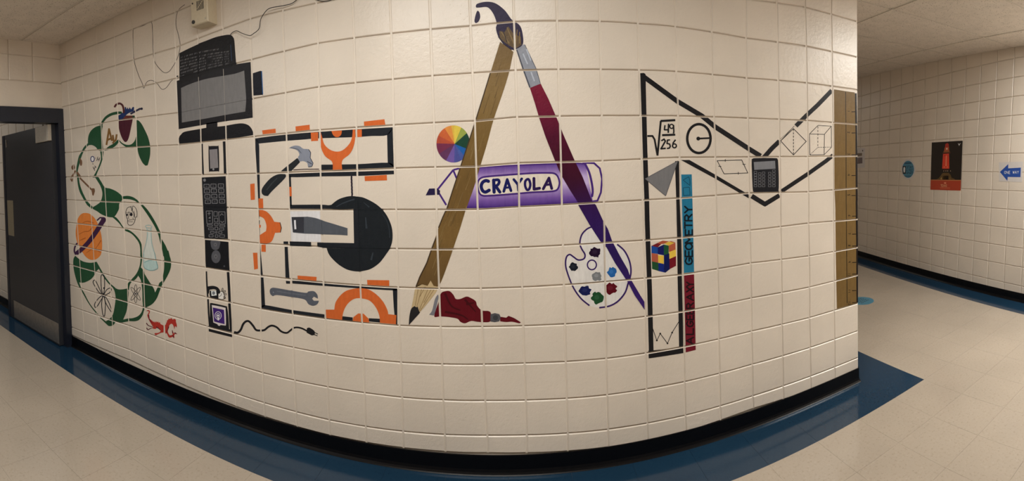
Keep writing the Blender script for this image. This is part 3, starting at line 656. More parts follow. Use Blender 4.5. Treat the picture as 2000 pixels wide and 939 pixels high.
motif('painted_bones', 'brown painted leg bones crossing the left edge of the S', 'painting', [p, p2, p3])
g = Part('planet_ball', 1)
g.poly(B7([(200,445),(260,452),(310,490),(345,540),(370,600),(395,680),(407,770),(407,850),(398,905),(385,935),(350,968),(310,982),(260,975),(215,940),(180,890),(150,835),(125,790),(110,730),(105,660),(115,580),(130,510),(160,465)]), (196,110,48), smooth=True)
for st in ([(140,690),(200,660),(260,650),(300,600)], [(330,860),(370,800),(395,760)], [(180,560),(240,540),(310,560)], [(230,900),(300,860),(390,890)], [(150,760),(220,730)]): g.strip(B7(st), [1.0, 2.6], (164,84,36), smooth=True, lay=1)
r = Part('planet_ring', 3); r.strip(B7([(425,525),(400,565),(340,660),(260,770),(180,855),(118,905)]), [9.5, 8], (58,34,52), smooth=True); r.ell(B7([(424,520)]), 4.8, 4.8, (58,34,52)); r.strip(B7([(350,530),(385,498),(430,500)]), 2.6, (58,34,52)); r.strip(B7([(122,790),(98,830),(90,880),(105,920)]), 3, (58,34,52), smooth=True)
motif('painted_planet', 'orange planet with a dark purple ring painted on the S', 'painting', [g, r])
p = Part('painted_skull', 1); C = (34,32,34)
for st in ([(745,370),(700,385),(680,430),(685,480),(700,520),(700,560),(720,585),(760,575),(785,530),(790,490),(806,490),(808,430),(790,385),(760,365),(755,420),(770,450),(775,500)], [(735,375),(748,400),(745,420)]): p.strip(B7(st), 1.0, C, smooth=True)
for st in ([(685,440),(750,440)], [(712,480),(708,505),(720,508)], [(700,530),(740,522),(780,520)], [(702,545),(760,545)], [(770,420),(780,450),(778,490)], [(715,425),(715,480)], [(690,500),(700,520)], [(755,500),(770,515)]): p.strip(B7(st), .8, C)
p.ell(B7([(695,465)]), 1.5, 2.6, C); p.ell(B7([(741,462)]), 2.8, 3.2, C); motif('painted_skull', 'small black line drawing of a skull on the S', 'drawing', [p])
p = Part('painted_flask', 1); TE = (138,162,150)
p.poly(B7([(920,640),(970,640),(972,720),(985,810),(1010,900),(1045,1060),(1045,1075),(960,1105),(900,1078),(884,1040),(882,940),(905,850),(922,760)]), (182,180,160)); p.poly(B8([(885,120),(1030,105),(1047,190),(1000,215),(940,218),(900,200)]), (160,176,160), lay=1)
for st in ([(922,625),(926,700),(915,780),(895,850),(882,920)], [(970,620),(970,700),(980,800),(1008,900)]): p.strip(B7(st), 1.3, TE, smooth=True, lay=2)
for st in ([(885,35),(882,110),(884,160),(902,200),(960,222),(1020,215),(1046,190),(1030,120),(1010,20)], [(895,130),(940,110),(1010,105)]): p.strip(B8(st), 1.3, (112,150,142), smooth=True, lay=2)
p.ring(B7([(942,600)]), 6.4, 2.8, 1.2, TE, rot=.1, lay=2); p.strip(B7([(910,605),(930,640),(960,642),(975,605)]), 1, TE, lay=2)
motif('painted_flask', 'pale teal glass flask painted inside the lower S', 'painting', [p])
p = Part('painted_atom', 1)
for st in ([(410,270),(432,295),(436,420),(420,500),(400,430),(395,300)], [(425,510),(445,600),(440,720),(430,748),(415,720),(403,620),(410,540)], [(315,335),(305,360),(330,410),(370,470),(402,490),(372,420),(335,345)], [(410,510),(370,540),(325,600),(325,642),(350,635),(390,570),(415,530)], [(430,500),(460,445),(500,425),(514,445),(490,480),(440,505)], [(440,520),(480,580),(512,660),(518,700),(480,650),(445,580)]): p.strip(B8(st), 1.5, (30,30,32), closed=True, smooth=True)
p.ell(B8([(420,505)]), 2.6, 3.6, (30,30,36)); p.ell(B8([(430,425)]), 1.6, 1.8, C); motif('painted_atom', 'larger black atom drawing with six loops at the foot of the S', 'drawing', [p]); p.name
p = Part('painted_atom', 1)
for r_, (rx, ry) in ((0, (3.0, 18)), (.62, (3.2, 15.5)), (-.62, (3.2, 15.5))): p.ring(B8([(793,490)]), rx, ry, .95, (34,34,34), rot=r_, lay=0)
p.ell(B8([(793,490)]), 1.6, 1.9, (60,55,60), lay=1); motif('painted_atom', 'smaller black atom drawing of three crossed ellipses, right of the larger one', 'drawing', [p])
RD = (170,52,40); d = Part('dragon_body', 1)
d.poly(DR([(190,205),(205,182),(240,175),(268,200),(262,245),(240,290),(245,340),(262,375),(290,400),(350,450),(375,440),(380,470),(415,430),(425,465),(455,435),(470,475),(495,450),(510,495),(560,525),(580,545),(580,690),(520,700),(480,720),(400,760),(372,722),(390,705),(440,705),(500,680),(515,640),(480,600),(430,580),(395,610),(350,605),(320,590),(345,560),(300,500),(265,440),(235,380),(212,320),(212,285),(240,235),(240,205),(215,200)]), RD)
d.poly(DR([(610,550),(640,500),(640,480),(665,440),(650,430),(690,395),(700,370),(725,385),(760,358),(790,395),(830,380),(860,400),(865,450),(885,520),(880,580),(865,560),(845,545),(830,620),(815,560),(790,510),(760,490),(720,520),(690,600),(680,680),(720,760),(790,745),(780,690),(785,635),(800,680),(820,720),(850,690),(900,735),(850,725),(825,750),(830,820),(800,790),(720,815),(690,790),(655,710),(625,715)]), RD)
d.strip(DR([(590,700),(580,545)]), .1, RD)
k = Part('dragon_claws', 2)
for st in ([(190,480),(230,530),(300,555),(340,545)], [(195,590),(225,630),(270,605),(330,580)], [(795,760),(815,818)], [(790,700),(780,640)], [(830,700),(885,725)], [(415,565),(470,600),(510,640)], [(700,560),(680,620),(640,690)], [(240,290),(262,400),(330,480)]): k.strip(DR(st), [1.9, .9], (84,26,36), smooth=True)
for st in ([(340,700),(230,640)],): pass
motif('painted_dragon', 'little red dragon painted low between the S and the cord', 'painting', [d, k])
# ---- T
kb = Part('keyboard_case', 2); kb.poly(K1([(60,610),(170,555),(280,505),(280,500),(360,470),(480,425),(600,400),(650,402),(680,430),(692,470),(702,600),(714,745),(560,790),(400,830),(280,880),(180,925),(62,960)]), (30,28,28), joint=True)
ky = Part('keys', 4); ky.kind = 'stuff'; rr = random.Random(5)
for i in range(7):
    y0, y1 = 655+i*36, 560+i*27
    for j in range(34):
        if rr.random() < .07 or (i > 5 and 2 < j < 9) or j == 18 or (i in (3, 4) and 18 < j < 22): continue
        t = j/34; x = 78+t*(560 if i else 450)+rr.uniform(-3, 3); y = y0+(y1-y0)*t-30*math.sin(t*3)*.4; gg = rr.choice([(104,100,98), (128,124,118), (84,80,78)])
        ky.strip(K1([(x, y+13), (x, y), (x+9, y-3)]), .8, gg)
ky.strip(K1([(650,515),(662,700)]), .8, (62,78,104))
motif('painted_keyboard', 'black computer keyboard with grey keys painted above the monitor', 'painting', [kb, ky])
mf = Part('monitor_frame', 0); mf.poly(K2([(25,200),(60,188),(240,140),(500,60),(640,28),(780,5),(803,572),(680,590),(550,605),(300,645),(45,690)]), (34,32,33), joint='h')
ms = Part('monitor_screen', 3); ms.poly(K2([(72,270),(150,235),(240,203),(340,175),(500,146),(620,125),(715,93),(727,260),(735,395),(725,510),(520,545),(300,585),(80,622)]), (124,119,112), joint='h')
mn = Part('monitor_stand', 0); mn.poly(K2([(328,628),(442,612),(442,668),(328,682)]), (34,32,33)); mn.poly(K2([(48,800),(55,765),(70,745),(110,715),(260,688),(335,674),(440,664),(520,655),(600,640),(680,630),(740,640),(780,670),(805,720),(805,750),(520,795),(260,818),(55,838)]), (30,29,30))
motif('painted_monitor', 'black computer monitor with grey screen painted as the bar of the T', 'painting', [mf, ms, mn])
b1 = Part('phone_body', 1); b1.poly(K2([(803,120),(880,95),(893,100),(905,325),(893,340),(812,348),(803,335)]), (26,27,34)); b2 = Part('blue_edge', 2); b2.strip(K2([(893,99),(904,332)]), 1.6, (42,92,140))
motif('painted_phone', 'plain black phone with a blue edge painted right of the monitor', 'painting', [b1, b2])
b1 = Part('phone_case', 1); b1.poly(K3([(125,125),(140,112),(180,108),(255,108),(270,130),(277,440),(262,465),(150,468),(132,450)]), (36,34,36)); b2 = Part('phone_screen', 2); b2.poly(K3([(138,160),(250,150),(263,415),(150,428)]), (138,130,124)); b2.ell(K3([(195,437)]), 1.9, 2, (150,144,138))
motif('painted_smartphone', 'small black smartphone with grey screen painted in the top of the T stem', 'painting', [b1, b2])
bars = []
for P in (K3([(15,78),(45,75),(52,300),(62,512),(38,515),(25,300)]), K3([(326,45),(365,42),(370,250),(378,505),(342,505),(335,250)]), K5([(118,748),(430,825),(430,862),(120,785)])): p = Part('stem_bar', 0); p.poly(P, BLK); bars.append(p)
for st, wd in (([(88,0),(95,160),(106,335)], 3.0), ([(372,10),(384,200),(393,395)], 5), ([(110,365),(118,540),(132,715)], 3.4), ([(390,420),(400,600),(413,790)], 5)): p = Part('stem_bar', 0); p.strip(K5(st), wd, BLK); bars.append(p)
motif('letter_t_stem', 'black uprights and foot outlining the stem of the letter T', 'painting', bars)
G1 = (128,124,120); b1 = Part('remote_body', 1); b1.poly([(394.2,346.5), (441,344), (445.3,466.5), (399.5,465.5)], (36,36,37), joint=True)
btn = []
def B2():
    q = Part('button', 2); btn.append(q); return q
def rect(P, cv, x, y, w_, h_, lw, col, fill=False):
    q = cv([(x-w_/2, y-h_/2), (x+w_/2, y-h_/2), (x+w_/2, y+h_/2), (x-w_/2, y+h_/2)])
    P.poly(q, col) if fill else P.strip(q, lw, col, closed=True)
for i, y in enumerate((675, 745, 820, 895)):
    for j, x in enumerate((98, 195, 300)): b2 = B2(); rect(b2, K3, x+i*6, y-j*3, 74, 52, 1.15, G1); b2.strip(K3([(x+i*6-12, y-j*3), (x+i*6+12, y-j*3+4)]), 1.6, (92,88,86))
b2 = B2(); b2.ell(K3([(70,590)]), 2.6, 3, G1)
sy = B2(); sy.name = 'button_symbols'; b2 = sy
for st in ([(115,147),(115,190)], [(98,168),(135,165)], [(112,258),(135,258)], [(252,192),(270,168),(292,190)], [(256,260),(275,280),(297,260)]): b2.strip(K4(st), 1.1, G1)
b2.poly(K4([(105,225),(132,202),(134,232)]), G1)
for st in ([(80,137),(157,137),(160,288),(90,292)], [(232,147),(310,147),(314,295),(242,297)]): b2 = B2(); b2.strip(K4(st), 1.1, G1, closed=True)
for (x, y, w_, h_) in ((195,172,42,56),(202,248,40,46),(125,315,64,20),(203,300,46,24),(278,320,62,20),(140,355,62,22),(205,350,34,36),(268,358,56,24),(155,398,46,24),(205,397,18,20),(253,400,40,24),(140,440,50,28),(208,443,34,30),(275,443,58,30)): b2 = B2(); rect(b2, K4, x, y, w_, h_, .95, G1)
motif('painted_remote_control', 'black remote control with grey buttons painted on two blocks of the T stem', 'painting', [b1]+btn)
b1 = Part('speaker_box', 1); b1.poly(K4([(58,488),(200,500),(352,515),(358,700),(366,872),(200,850),(76,835),(66,650)]), (32,32,33)); b2 = Part('speaker_cone', 2); b4 = Part('speaker_cone', 2)
b2.poly(K4([(142,500),(245,508),(246,560),(230,600),(190,614),(152,595),(137,550)]), (88,86,86), smooth=True); b4.ell(K4([(200,695)]), 9, 12.5, (90,88,88)); b4.ell(K4([(198,692)]), 3.4, 4.6, (108,105,103), lay=1); b2.ell(K4([(192,548)]), 3, 3.6, (108,105,103), lay=1); b2.ell(K4([(192,548)]), 1, 1.4, (70,68,68), lay=2); b4.ell(K4([(198,692)]), 1.2, 1.7, (70,68,68), lay=2); b4.ell(K4([(301,811)]), 1.7, 1.9, (80,78,78))
motif('painted_speaker', 'black loudspeaker with two grey cones painted below the remote control', 'painting', [b1, b2, b4])
b1 = Part('telephone_body', 1); b1.poly(K5([(105,195),(180,188),(240,210),(268,255),(265,290),(238,290),(225,252),(190,232),(130,240),(122,290),(105,290)]), BLK); b1.poly(K5([(133,250),(228,250),(246,290),(246,360),(190,364),(138,342),(130,300)]), BLK, lay=1); b1.poly(K5([(150,252),(216,252),(224,312),(157,320)]), (202,200,194), lay=2); b1.ell(K5([(184,282)]), 2.8, 3.4, (120,120,120), lay=3)
b2 = Part('painted_hand', 1); b2.poly(K5([(248,300),(285,262),(318,285),(322,330),(300,362),(252,358)]), (208,200,184))
b2.strip(K5([(246,355),(300,366),(328,348),(320,300),(300,262),(272,262)]), 1, BLK, smooth=True, lay=1); b2.strip(K5([(255,330),(285,310),(290,285)]), .8, BLK, lay=1)
for x, y, rx, ry, ro in ((300,238,1.3,3.2,.1),(325,262,1.4,2.6,.9),(336,297,2.2,1.6,0),(326,340,1.5,2.5,-.5)): b2.ring(K5([(x,y)]), rx, ry, 1, BLK, rot=ro, lay=2)
motif('painted_telephone', 'black dial telephone with a hand painted near the foot of the T', 'painting', [b1, b2])
b1 = Part('tablet_frame', 1); b1.poly(K5([(135,420),(160,413),(340,452),(362,475),(378,600),(388,755),(428,770),(428,790),(380,785),(122,722),(135,700)]), BLK)
b2 = Part('tablet_border', 2); b2.poly(K5([(160,446),(172,440),(325,472),(340,500),(345,690),(330,706),(275,700),(262,712),(240,705),(232,690),(180,668)]), (204,190,178))
b3 = Part('purple_screen', 4); b3.poly(K5([(172,470),(320,502),(328,690),(190,655)]), (70,40,108)); b3.ring(K5([(243,576)]), 6.2, 7.6, 1.1, (206,196,210), lay=1); b3.ring(K5([(243,576)]), 3.4, 4.3, .9, (206,196,210), lay=1); b3.ell(K5([(243,577)]), 1.8, 2, (220,210,222), lay=2); b3.poly(K5([(232,598),(258,600),(254,640),(238,640)]), (206,196,210), lay=1)
motif('painted_tablet', 'black framed purple square with white rings painted at the foot of the T', 'painting', [b1, b2, b3])
b1 = Part('cord_line', 1); b1.strip(K5([(458,795),(500,800),(540,760),(570,690),(610,652),(650,655),(700,710),(740,765),(800,772),(850,765),(900,725),(950,708),(1010,730),(1070,785),(1140,803),(1190,770),(1230,740),(1280,732),(1340,745),(1405,778)]), [4.4, 3.2], BLK, smooth=True)
b2 = Part('plug', 1); b2.poly(K5([(1405,742),(1440,735),(1500,775),(1510,805),(1505,832),(1470,838),(1400,800)]), BLK); b2.strip(K5([(1500,795),(1550,820)]), 1.6, BLK); b2.strip(K5([(1490,822),(1545,843)]), 1.6, BLK)
motif('painted_power_cord', 'wavy black power cord with a plug painted below the E', 'painting', [b1, b2])
wr = []
for P in (PX([(260,56),(280,50),(295,43),(298,60),(299,100),(303,122),(318,140),(328,141),(337,131),(347,112),(352,90),(349,70),(344,50),(345,30),(350,18),(361,9)]), PX([(260,56),(260,90),(262,118),(270,145),(278,163),(281,172),(287,160),(296,157),(306,162),(316,174),(325,171),(335,158),(348,148)])): p = Part('wire_run', 0); p.strip(P, .95, (52,42,40), smooth=True); wr.append(p)
p = Part('wire_plug', 0); p.ell(PX([(346,149)]), 2.6, 1.3, (40,36,36), rot=-.4); wr.append(p); motif('painted_wire', 'thin dark wire looping across the wall left of the keyboard', 'wire', wr)
# ---- E
EB = (40,42,45); eb = []
for P in (E6([(72,197),(190,180),(300,168),(430,156),(565,146),(850,127),(1000,118),(1125,111),(1080,171),(960,178),(840,186),(560,196),(430,206),(300,216),(100,236)]), E6([(1080,171),(1125,111),(1131,415),(1085,382)]), E6([(1085,382),(1131,412),(1125,425),(850,432),(578,438),(578,397),(850,393)]),
  E6([(318,467),(570,457),(840,450),(1125,442),(1135,450),(1133,470),(850,483),(580,487),(345,492)]), E6([(318,467),(345,488),(348,570),(352,705),(330,737),(326,600)]), E6([(328,704),(570,702),(640,706),(690,690),(740,700),(740,738),(560,740),(335,737)]),
  E6([(72,197),(100,235),(104,340),(106,460),(108,600),(110,740),(100,830),(95,825),(82,600),(82,460),(76,340)]), E7([(92,0),(103,0),(105,170),(118,320),(126,410),(108,415),(98,180)]), E7([(107,418),(130,420),(137,520),(142,628),(116,640),(112,520)]), E7([(116,642),(142,622),(335,657),(578,690),(577,716),(340,692),(120,652)]),
  E7([(277,155),(312,155),(312,177),(277,178)]), E7([(285,195),(308,195),(314,310),(322,437),(292,432)]), E7([(294,444),(325,446),(325,465),(297,465)]),
  E7([(333,441),(570,457),(840,477),(1112,490),(1112,512),(1080,514),(840,500),(570,481),(335,463)]), E7([(1078,505),(1112,500),(1112,640),(1112,767),(1098,762),(1086,640)]), E7([(708,703),(785,712),(785,738),(708,735)]), E7([(903,718),(985,722),(985,750),(903,742)])): p = Part('outline_bar', 0); p.poly(P, EB); eb.append(p)
for P in (DK([(388,205),(435,180),(450,225),(450,620),(440,640),(60,628),(-2,612),(-2,570),(60,572),(200,574),(395,578)]), E7([(322,155),(440,158),(480,160),(480,190),(325,187)])): p = Part('outline_bar', 0); p.poly(P, EB, joint=True); eb.append(p)
motif('letter_e_outline', 'thick black outline of the letter E', 'painting', eb)
p = Part('painted_black_disc', 1)
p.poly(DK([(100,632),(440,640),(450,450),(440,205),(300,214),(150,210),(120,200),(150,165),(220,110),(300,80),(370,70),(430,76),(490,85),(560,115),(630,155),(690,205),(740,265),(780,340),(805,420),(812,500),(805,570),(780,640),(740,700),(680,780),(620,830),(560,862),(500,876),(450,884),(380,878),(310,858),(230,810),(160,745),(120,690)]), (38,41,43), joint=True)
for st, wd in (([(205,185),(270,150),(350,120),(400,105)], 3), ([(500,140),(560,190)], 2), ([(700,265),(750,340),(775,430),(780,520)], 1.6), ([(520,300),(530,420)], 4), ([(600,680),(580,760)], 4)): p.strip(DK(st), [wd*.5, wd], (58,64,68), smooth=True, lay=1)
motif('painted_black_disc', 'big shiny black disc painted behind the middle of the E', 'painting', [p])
p = Part('painted_drill_bit', 1)
for i in range(6):
    x_ = 686.4+i*.25; p.poly([(x_-1.3, 344+i*6.5), (x_+1.6, 342.5+i*6.5), (x_+2.0, 347+i*6.5), (x_+1.0, 351+i*6.5), (x_-1.6, 351+i*6.5)], (46,38,48))
motif('painted_drill_bit', 'thin twisted dark drill bit painted above the black disc', 'painting', [p])
b1 = Part('saw_blade', 1); b1.poly([(569.5,423.7)]+E6([(445,795),(480,795),(540,806),(600,828),(690,855),(778,882)])+E7([(747,112),(700,108),(640,106),(560,103),(500,100),(430,98),(347,90)]), (92,94,97), joint=True)
b2 = Part('saw_handle', 2); b2.poly(E6([(350,797),(445,797),(445,917),(360,912)]), (62,62,66)); b3 = Part('saw_slot', 3); b3.strip(E6([(376,822),(377,850),(380,890)]), 3.6, (208,204,200))
b0 = Part('white_patch', 0); b0.poly([(564.6,412.5),(625.2,411.9),(627,472.5),(566.2,470.9)], (208,202,194))
motif('painted_saw', 'grey hand saw painted on a white patch inside the E', 'painting', [b0, b1, b2, b3])
b1 = Part('hammer_head', 1); b1.poly(E6([(332,270),(370,252),(410,255),(440,275),(480,280),(497,305),(493,345),(515,385),(505,412),(478,415),(470,385),(440,370),(410,372),(400,340),(410,320),(395,290),(360,275)]), (142,144,150), smooth=True)
b1.strip(E6([(480,280),(497,305),(493,345),(515,385),(505,412),(478,415)]), 1.2, (60,60,66), lay=1); b1.strip(E6([(470,372),(505,392)]), 1.2, (60,60,66), lay=1); b1.strip(E6([(345,266),(400,280),(425,310)]), 1.5, (104,106,112), lay=1)
b2 = Part('hammer_handle', 2); b2.poly(E6([(268,448),(300,420),(395,345),(415,378),(350,445)]), (44,46,47)); b2.poly(E6([(303,470),(250,470),(190,500),(130,570),(122,610),(140,632),(170,636),(200,600),(300,500)]), (44,46,47)); b2.strip(E6([(240,500),(200,540),(160,590)]), 2, (62,66,66), lay=1); b2.strip(E6([(365,437),(450,432),(560,431)]), 1.6, (62,42,44), lay=1)
motif('painted_hammer', 'grey claw hammer with a black handle painted in the top left of the E', 'painting', [b1, b2])
p = Part('painted_wrench', 1); p.poly(E7([(176,520),(180,505),(190,497),(215,495),(330,515),(440,532),(460,522),(500,520),(525,545),(530,575),(500,560),(487,575),(500,590),(537,590),(525,615),(495,627),(460,615),(430,580),(330,562),(230,548),(200,557),(182,543)]), (96,98,103), joint=True); p.strip(E7([(230,520),(340,538),(440,550)]), 1.4, (116,118,122), lay=1); p.ell(E7([(203,528)]), .9, .9, (160,160,165), lay=1)
motif('painted_wrench', 'grey open-ended wrench painted in the bottom left of the E', 'painting', [p])
for lab, nm, PL in (('orange half gear hanging from the top bar of the E', 'painted_gear', [E6([(570,137),(585,190),(600,240),(640,280),(690,297),(740,287),(790,240),(812,190),(818,130),(835,128),(836,200),(820,270),(790,320),(738,365),(737,437),(665,437),(660,375),(610,335),(580,280),(570,220)]), E6([(655,140),(735,137),(730,165),(715,182),(697,187),(680,182),(665,165)])]),
  ('orange half gear on the left spine of the E', 'painted_gear', [E6([(102,745),(150,750),(190,785),(218,833),(262,838),(273,880),(265,915),(222,918)])+E7([(213,100),(190,155),(150,170),(104,165),(104,108),(140,85)])+E6([(155,905),(158,860),(140,810),(105,790)]), E6([(104,852),(116,860),(114,878),(104,880)])]),
  ('orange half gear standing on the bottom bar of the E', 'painted_gear', [E7([(586,655),(650,655),(660,600),(700,545),(750,512),(830,498),(900,507),(960,545),(1010,600),(1040,660),(1045,688),(1105,695),(1102,762),(985,752),(980,700),(955,640),(910,590),(850,573),(800,575),(755,605),(725,650),(710,700),(708,734),(586,717)]), E7([(783,744),(790,710),(825,683),(865,685),(900,720),(907,752)])])):
    p = Part(nm, 2)
    for P in PL: p.poly(P, ORG, joint='spine' in lab)
    if 'spine' in lab: p.strip(E6([(262,838),(273,880),(265,915)]), 1.3, (60,40,34), lay=1)
    motif(nm, lab, 'painting', [p], 'orange half gears on the E')
for lab, P in (('above the top bar of the E, leftmost of three', E6([(125,135),(228,122),(230,155),(130,165)])), ('above the top bar of the E, middle of three', E6([(380,105),(488,92),(490,130),(382,142)])), ('above the top bar of the E, rightmost of three', E6([(903,68),(1060,50),(1067,92),(905,105)])),
  ('on the E top bar, left of the hanging half gear', E6([(497,152),(553,150),(553,215),(500,218)])), ('on the E top bar, right of the hanging half gear', E6([(845,130),(887,128),(887,185),(845,187)])), ('hanging below the top right arm of the E', E6([(908,485),(1078,475),(1080,517),(910,522)])),
  ('standing left of the spine of the E beside the hammer', E6([(34,545),(68,540),(70,665),(38,667)])), ('across the inner black edge right of the hammer handle', E6([(320,568),(350,566),(352,637),(323,640)])), ('on the spine of the E just above its half gear', E6([(98,655),(132,655),(135,745),(100,745)])),
  ('on the spine of the E just below its half gear', E7([(116,178),(147,178),(147,232),(115,230)])), ('standing left of the spine of the E, lower of two', E7([(53,238),(85,238),(90,355),(62,362)])), ('on the lower arm of the E below the saw', E7([(380,405),(520,415),(518,450),(382,443)])), ('on the lower arm of the E above the arch', E7([(890,437),(1053,440),(1053,483),(893,478)]))):
    p = Part('orange_block', 1); p.poly(P, ORG); motif('orange_block', 'small orange rectangle '+lab, 'painting', [p], 'orange rectangles around the E')
# ---- A
def grad(y0, y1, stops):
    def f(px, py):
        t = min(max((py-y0)/(y1-y0), 0), 1)*(len(stops)-1); i = min(int(t), len(stops)-2); t -= i
        return tuple(stops[i][k]*(1-t)+stops[i+1][k]*t for k in range(3))
    return f
pc = grad(80, 560, [(124,97,58), (140,112,68), (126,98,54), (118,90,50), (130,100,56), (110,84,50)])
b1 = Part('pencil_shaft', 4); b1.poly(A8([(440,183),(498,226),(486,285),(475,330),(455,395),(412,520),(385,620),(355,720),(325,820),(300,890),(288,930)])+A9([(443,0),(405,130),(365,250),(320,380),(272,506),(250,535),(225,530),(205,495),(185,530),(150,520),(108,540),(135,470),(180,380),(215,280),(255,155),(285,80),(320,0)])+A8([(200,930),(235,825),(270,720),(303,620),(335,520),(368,415),(400,310)]), pc)
for st, wd in ((A8([(400,310),(368,415),(335,520),(303,620),(270,720),(235,825),(203,925)]), 2.2), (A9([(320,5),(285,80),(257,150)]), 2.2), (A9([(240,215),(215,280),(180,380),(135,470),(110,535)]), 2.4)): b1.strip(st, wd, (78,60,42), lay=1)
rr = random.Random(9)
for i in range(34):
    t = rr.random(); u = rr.uniform(.15, .9); y = 100+t*400; xl = 977-(y-82)*.318 if y < 322 else 900.7-(y-322)*.37; wd_ = 27; x = xl+u*wd_; c_ = rr.choice([(138,112,70), (108,84,50), (114,90,56)])
    ln = 22+rr.random()*20; b1.strip([(x+3, y), (x+3-ln*(.318 if y < 300 else .365), y+ln)], [.5, 1.4], c_, lay=1)
b2 = Part('pencil_wood', 4); b2.poly(A9([(108,540),(150,520),(185,530),(205,495),(225,530),(250,535),(246,562),(200,625),(132,705),(118,668),(78,680),(92,610)]), (196,170,126))
for st in ([(125,540),(105,660)], [(150,540),(115,665)], [(190,545),(130,690)], [(230,550),(135,695)], [(170,535),(135,600)], [(215,540),(160,640)]): b2.strip(A9(st), .9, (142,112,70), lay=1)
b3 = Part('pencil_lead', 5); b3.poly(A9([(78,680),(100,662),(112,670),(120,665),(128,690),(136,705),(100,745),(62,787),(66,730)]), (46,44,44))
motif('painted_pencil', 'huge brown wooden pencil forming the left leg of the A', 'painting', [b1, b2, b3])
b1 = Part('bristles', 5); b1.poly(A8([(335,32),(340,17),(380,8),(420,15),(460,45),(490,85),(510,98),(530,118),(540,160),(538,195),(512,214),(495,218),(455,190),(432,160),(422,125),(425,102),(410,60),(385,32),(350,33)]), (46,34,62), smooth=True)
b1.poly(A8([(437,135),(460,140),(475,115),(500,150),(530,160),(533,195),(510,210),(490,205),(460,185),(440,165)]), (104,82,54), lay=1)
for st in ([(445,140),(480,190)], [(470,120),(500,190)], [(515,130),(505,200)], [(525,140),(525,190)]): b1.strip(A8(st), [1.6, 3], (138,112,70), lay=2)
for st in ([(432,160),(455,192),(490,218)], [(455,140),(470,185)]): b1.strip(A8(st), 1.6, (44,36,44), lay=2)
b2 = Part('ferrule', 5); b2.poly(A8([(512,216),(545,193),(562,232),(597,300),(608,335),(617,365),(570,384),(555,340),(540,300),(522,250)]), (150,151,156)); b2.strip(A8([(513,218),(540,300),(570,382)]), 2.6, (84,84,92), lay=1); b2.strip(A8([(548,196),(597,300),(615,362)]), 1.3, (96,96,104), lay=1)
for st in ([(540,235),(560,280)], [(575,315),(590,355)], [(555,215),(575,265)]): b2.strip(A8(st), 2.5, (176,178,184), lay=1)
b3 = Part('brush_handle', 5); hg = grad(165, 600, [(128,30,52), (118,32,54), (88,26,48), (76,26,42), (66,26,44), (56,30,84), (54,32,92), (50,34,86), (60,36,100), (66,40,108)])
L_ = A8([(570,384),(592,452),(612,520),(640,602),(675,690),(705,762),(745,830),(782,887)])+PA([(250,0),(330,140),(405,255),(450,300),(510,410),(600,545),(650,640),(700,712),(725,750)])
R_ = A8([(617,365),(650,430),(690,522),(715,585),(765,700),(800,772),(842,880)])+PA([(375,0),(430,120),(460,170),(490,255),(545,360),(600,455),(625,530),(690,640),(728,700),(730,748)])
for i in range(min(len(L_), len(R_))-1): b3.poly([L_[i], L_[i+1], R_[min(i+1, len(R_)-1)], R_[i]], hg)
i = len(L_)-1; b3.poly([L_[i-1], L_[i], R_[-1], R_[-2]], hg)
motif('painted_paintbrush', 'huge paintbrush with a red to purple handle forming the right leg of the A', 'painting', [b1, b2, b3])
p = Part('paint_drop', 1); p.poly(A8([(341,47),(350,55),(353,75),(347,92),(335,101),(328,92),(333,65)]), (46,34,62), smooth=True); motif('paint_drop', 'dark purple drop of paint falling from the brush tip', 'painting', [p])
LG, DP = (134,104,160), (78,46,122); b1 = Part('crayon_body', 1)
top_ = CR([(250,195),(430,180),(610,170),(800,160),(1000,152),(1200,145),(1410,135),(1600,132),(1740,140)]); bot_ = CR([(85,752),(430,748),(610,740),(800,725),(1000,715),(1200,700),(1410,695),(1600,680),(1840,665)])
cols = [(98,64,144), (156,124,182), (192,168,204), (196,172,206), (168,138,190), (128,92,164), (82,52,130)]
for i in range(8):
    for j in range(6):
        f_ = lambda a, t: tuple(top_[a][k]*(1-t)+bot_[a][k]*t for k in (0, 1))
        t0, t1 = j/6, (j+1)/6; c0, c1 = cols[j], cols[j+1]
        ya, yb = f_(i, t0)[1], f_(i, t1)[1]
        b1.poly([f_(i, t0), f_(i+1, t0), f_(i+1, t1), f_(i, t1)], grad(ya, yb, [c0, c1]))
b1.strip(top_, 2.6, DP, lay=1); b1.strip(bot_, 2.4, DP, lay=1)
b2 = Part('crayon_ends', 1)
for st in ([(235,742),(165,830),(205,895)], [(235,742),(257,795)], [(237,741),(262,735)], [(800,710),(850,712),(875,735),(885,780),(880,840),(865,876),(840,880)]): b2.strip(A8(st), 3.6, DP)
b2.strip(CR([(1735,145),(1790,260),(1825,400),(1840,520),(1830,600)]), 4.2, DP, smooth=True, lay=2); b2.poly(A8([(130,823),(165,822),(178,832),(176,850),(115,853)]), (46,38,70))
b3 = Part('crayon_label', 3); oval = CR([(235,455),(245,380),(290,335),(380,318),(600,300),(800,285),(1000,272),(1200,268),(1300,275),(1350,315),(1375,390),(1370,450),(1345,500),(1290,522),(1150,532),(1000,538),(840,552),(600,572),(400,585),(310,585),(260,550)])
b3.poly(oval, (214,200,180)); b3.strip(oval, 3.4, DP, closed=True, smooth=True, lay=1)
lt = [Part('letter', 5) for _ in range(7)]; WHO = {385:0,465:1,460:1,490:1,600:2,620:2,740:3,797:3,932:4,1020:5,1150:6,1180:6}; NV = (34,36,92)
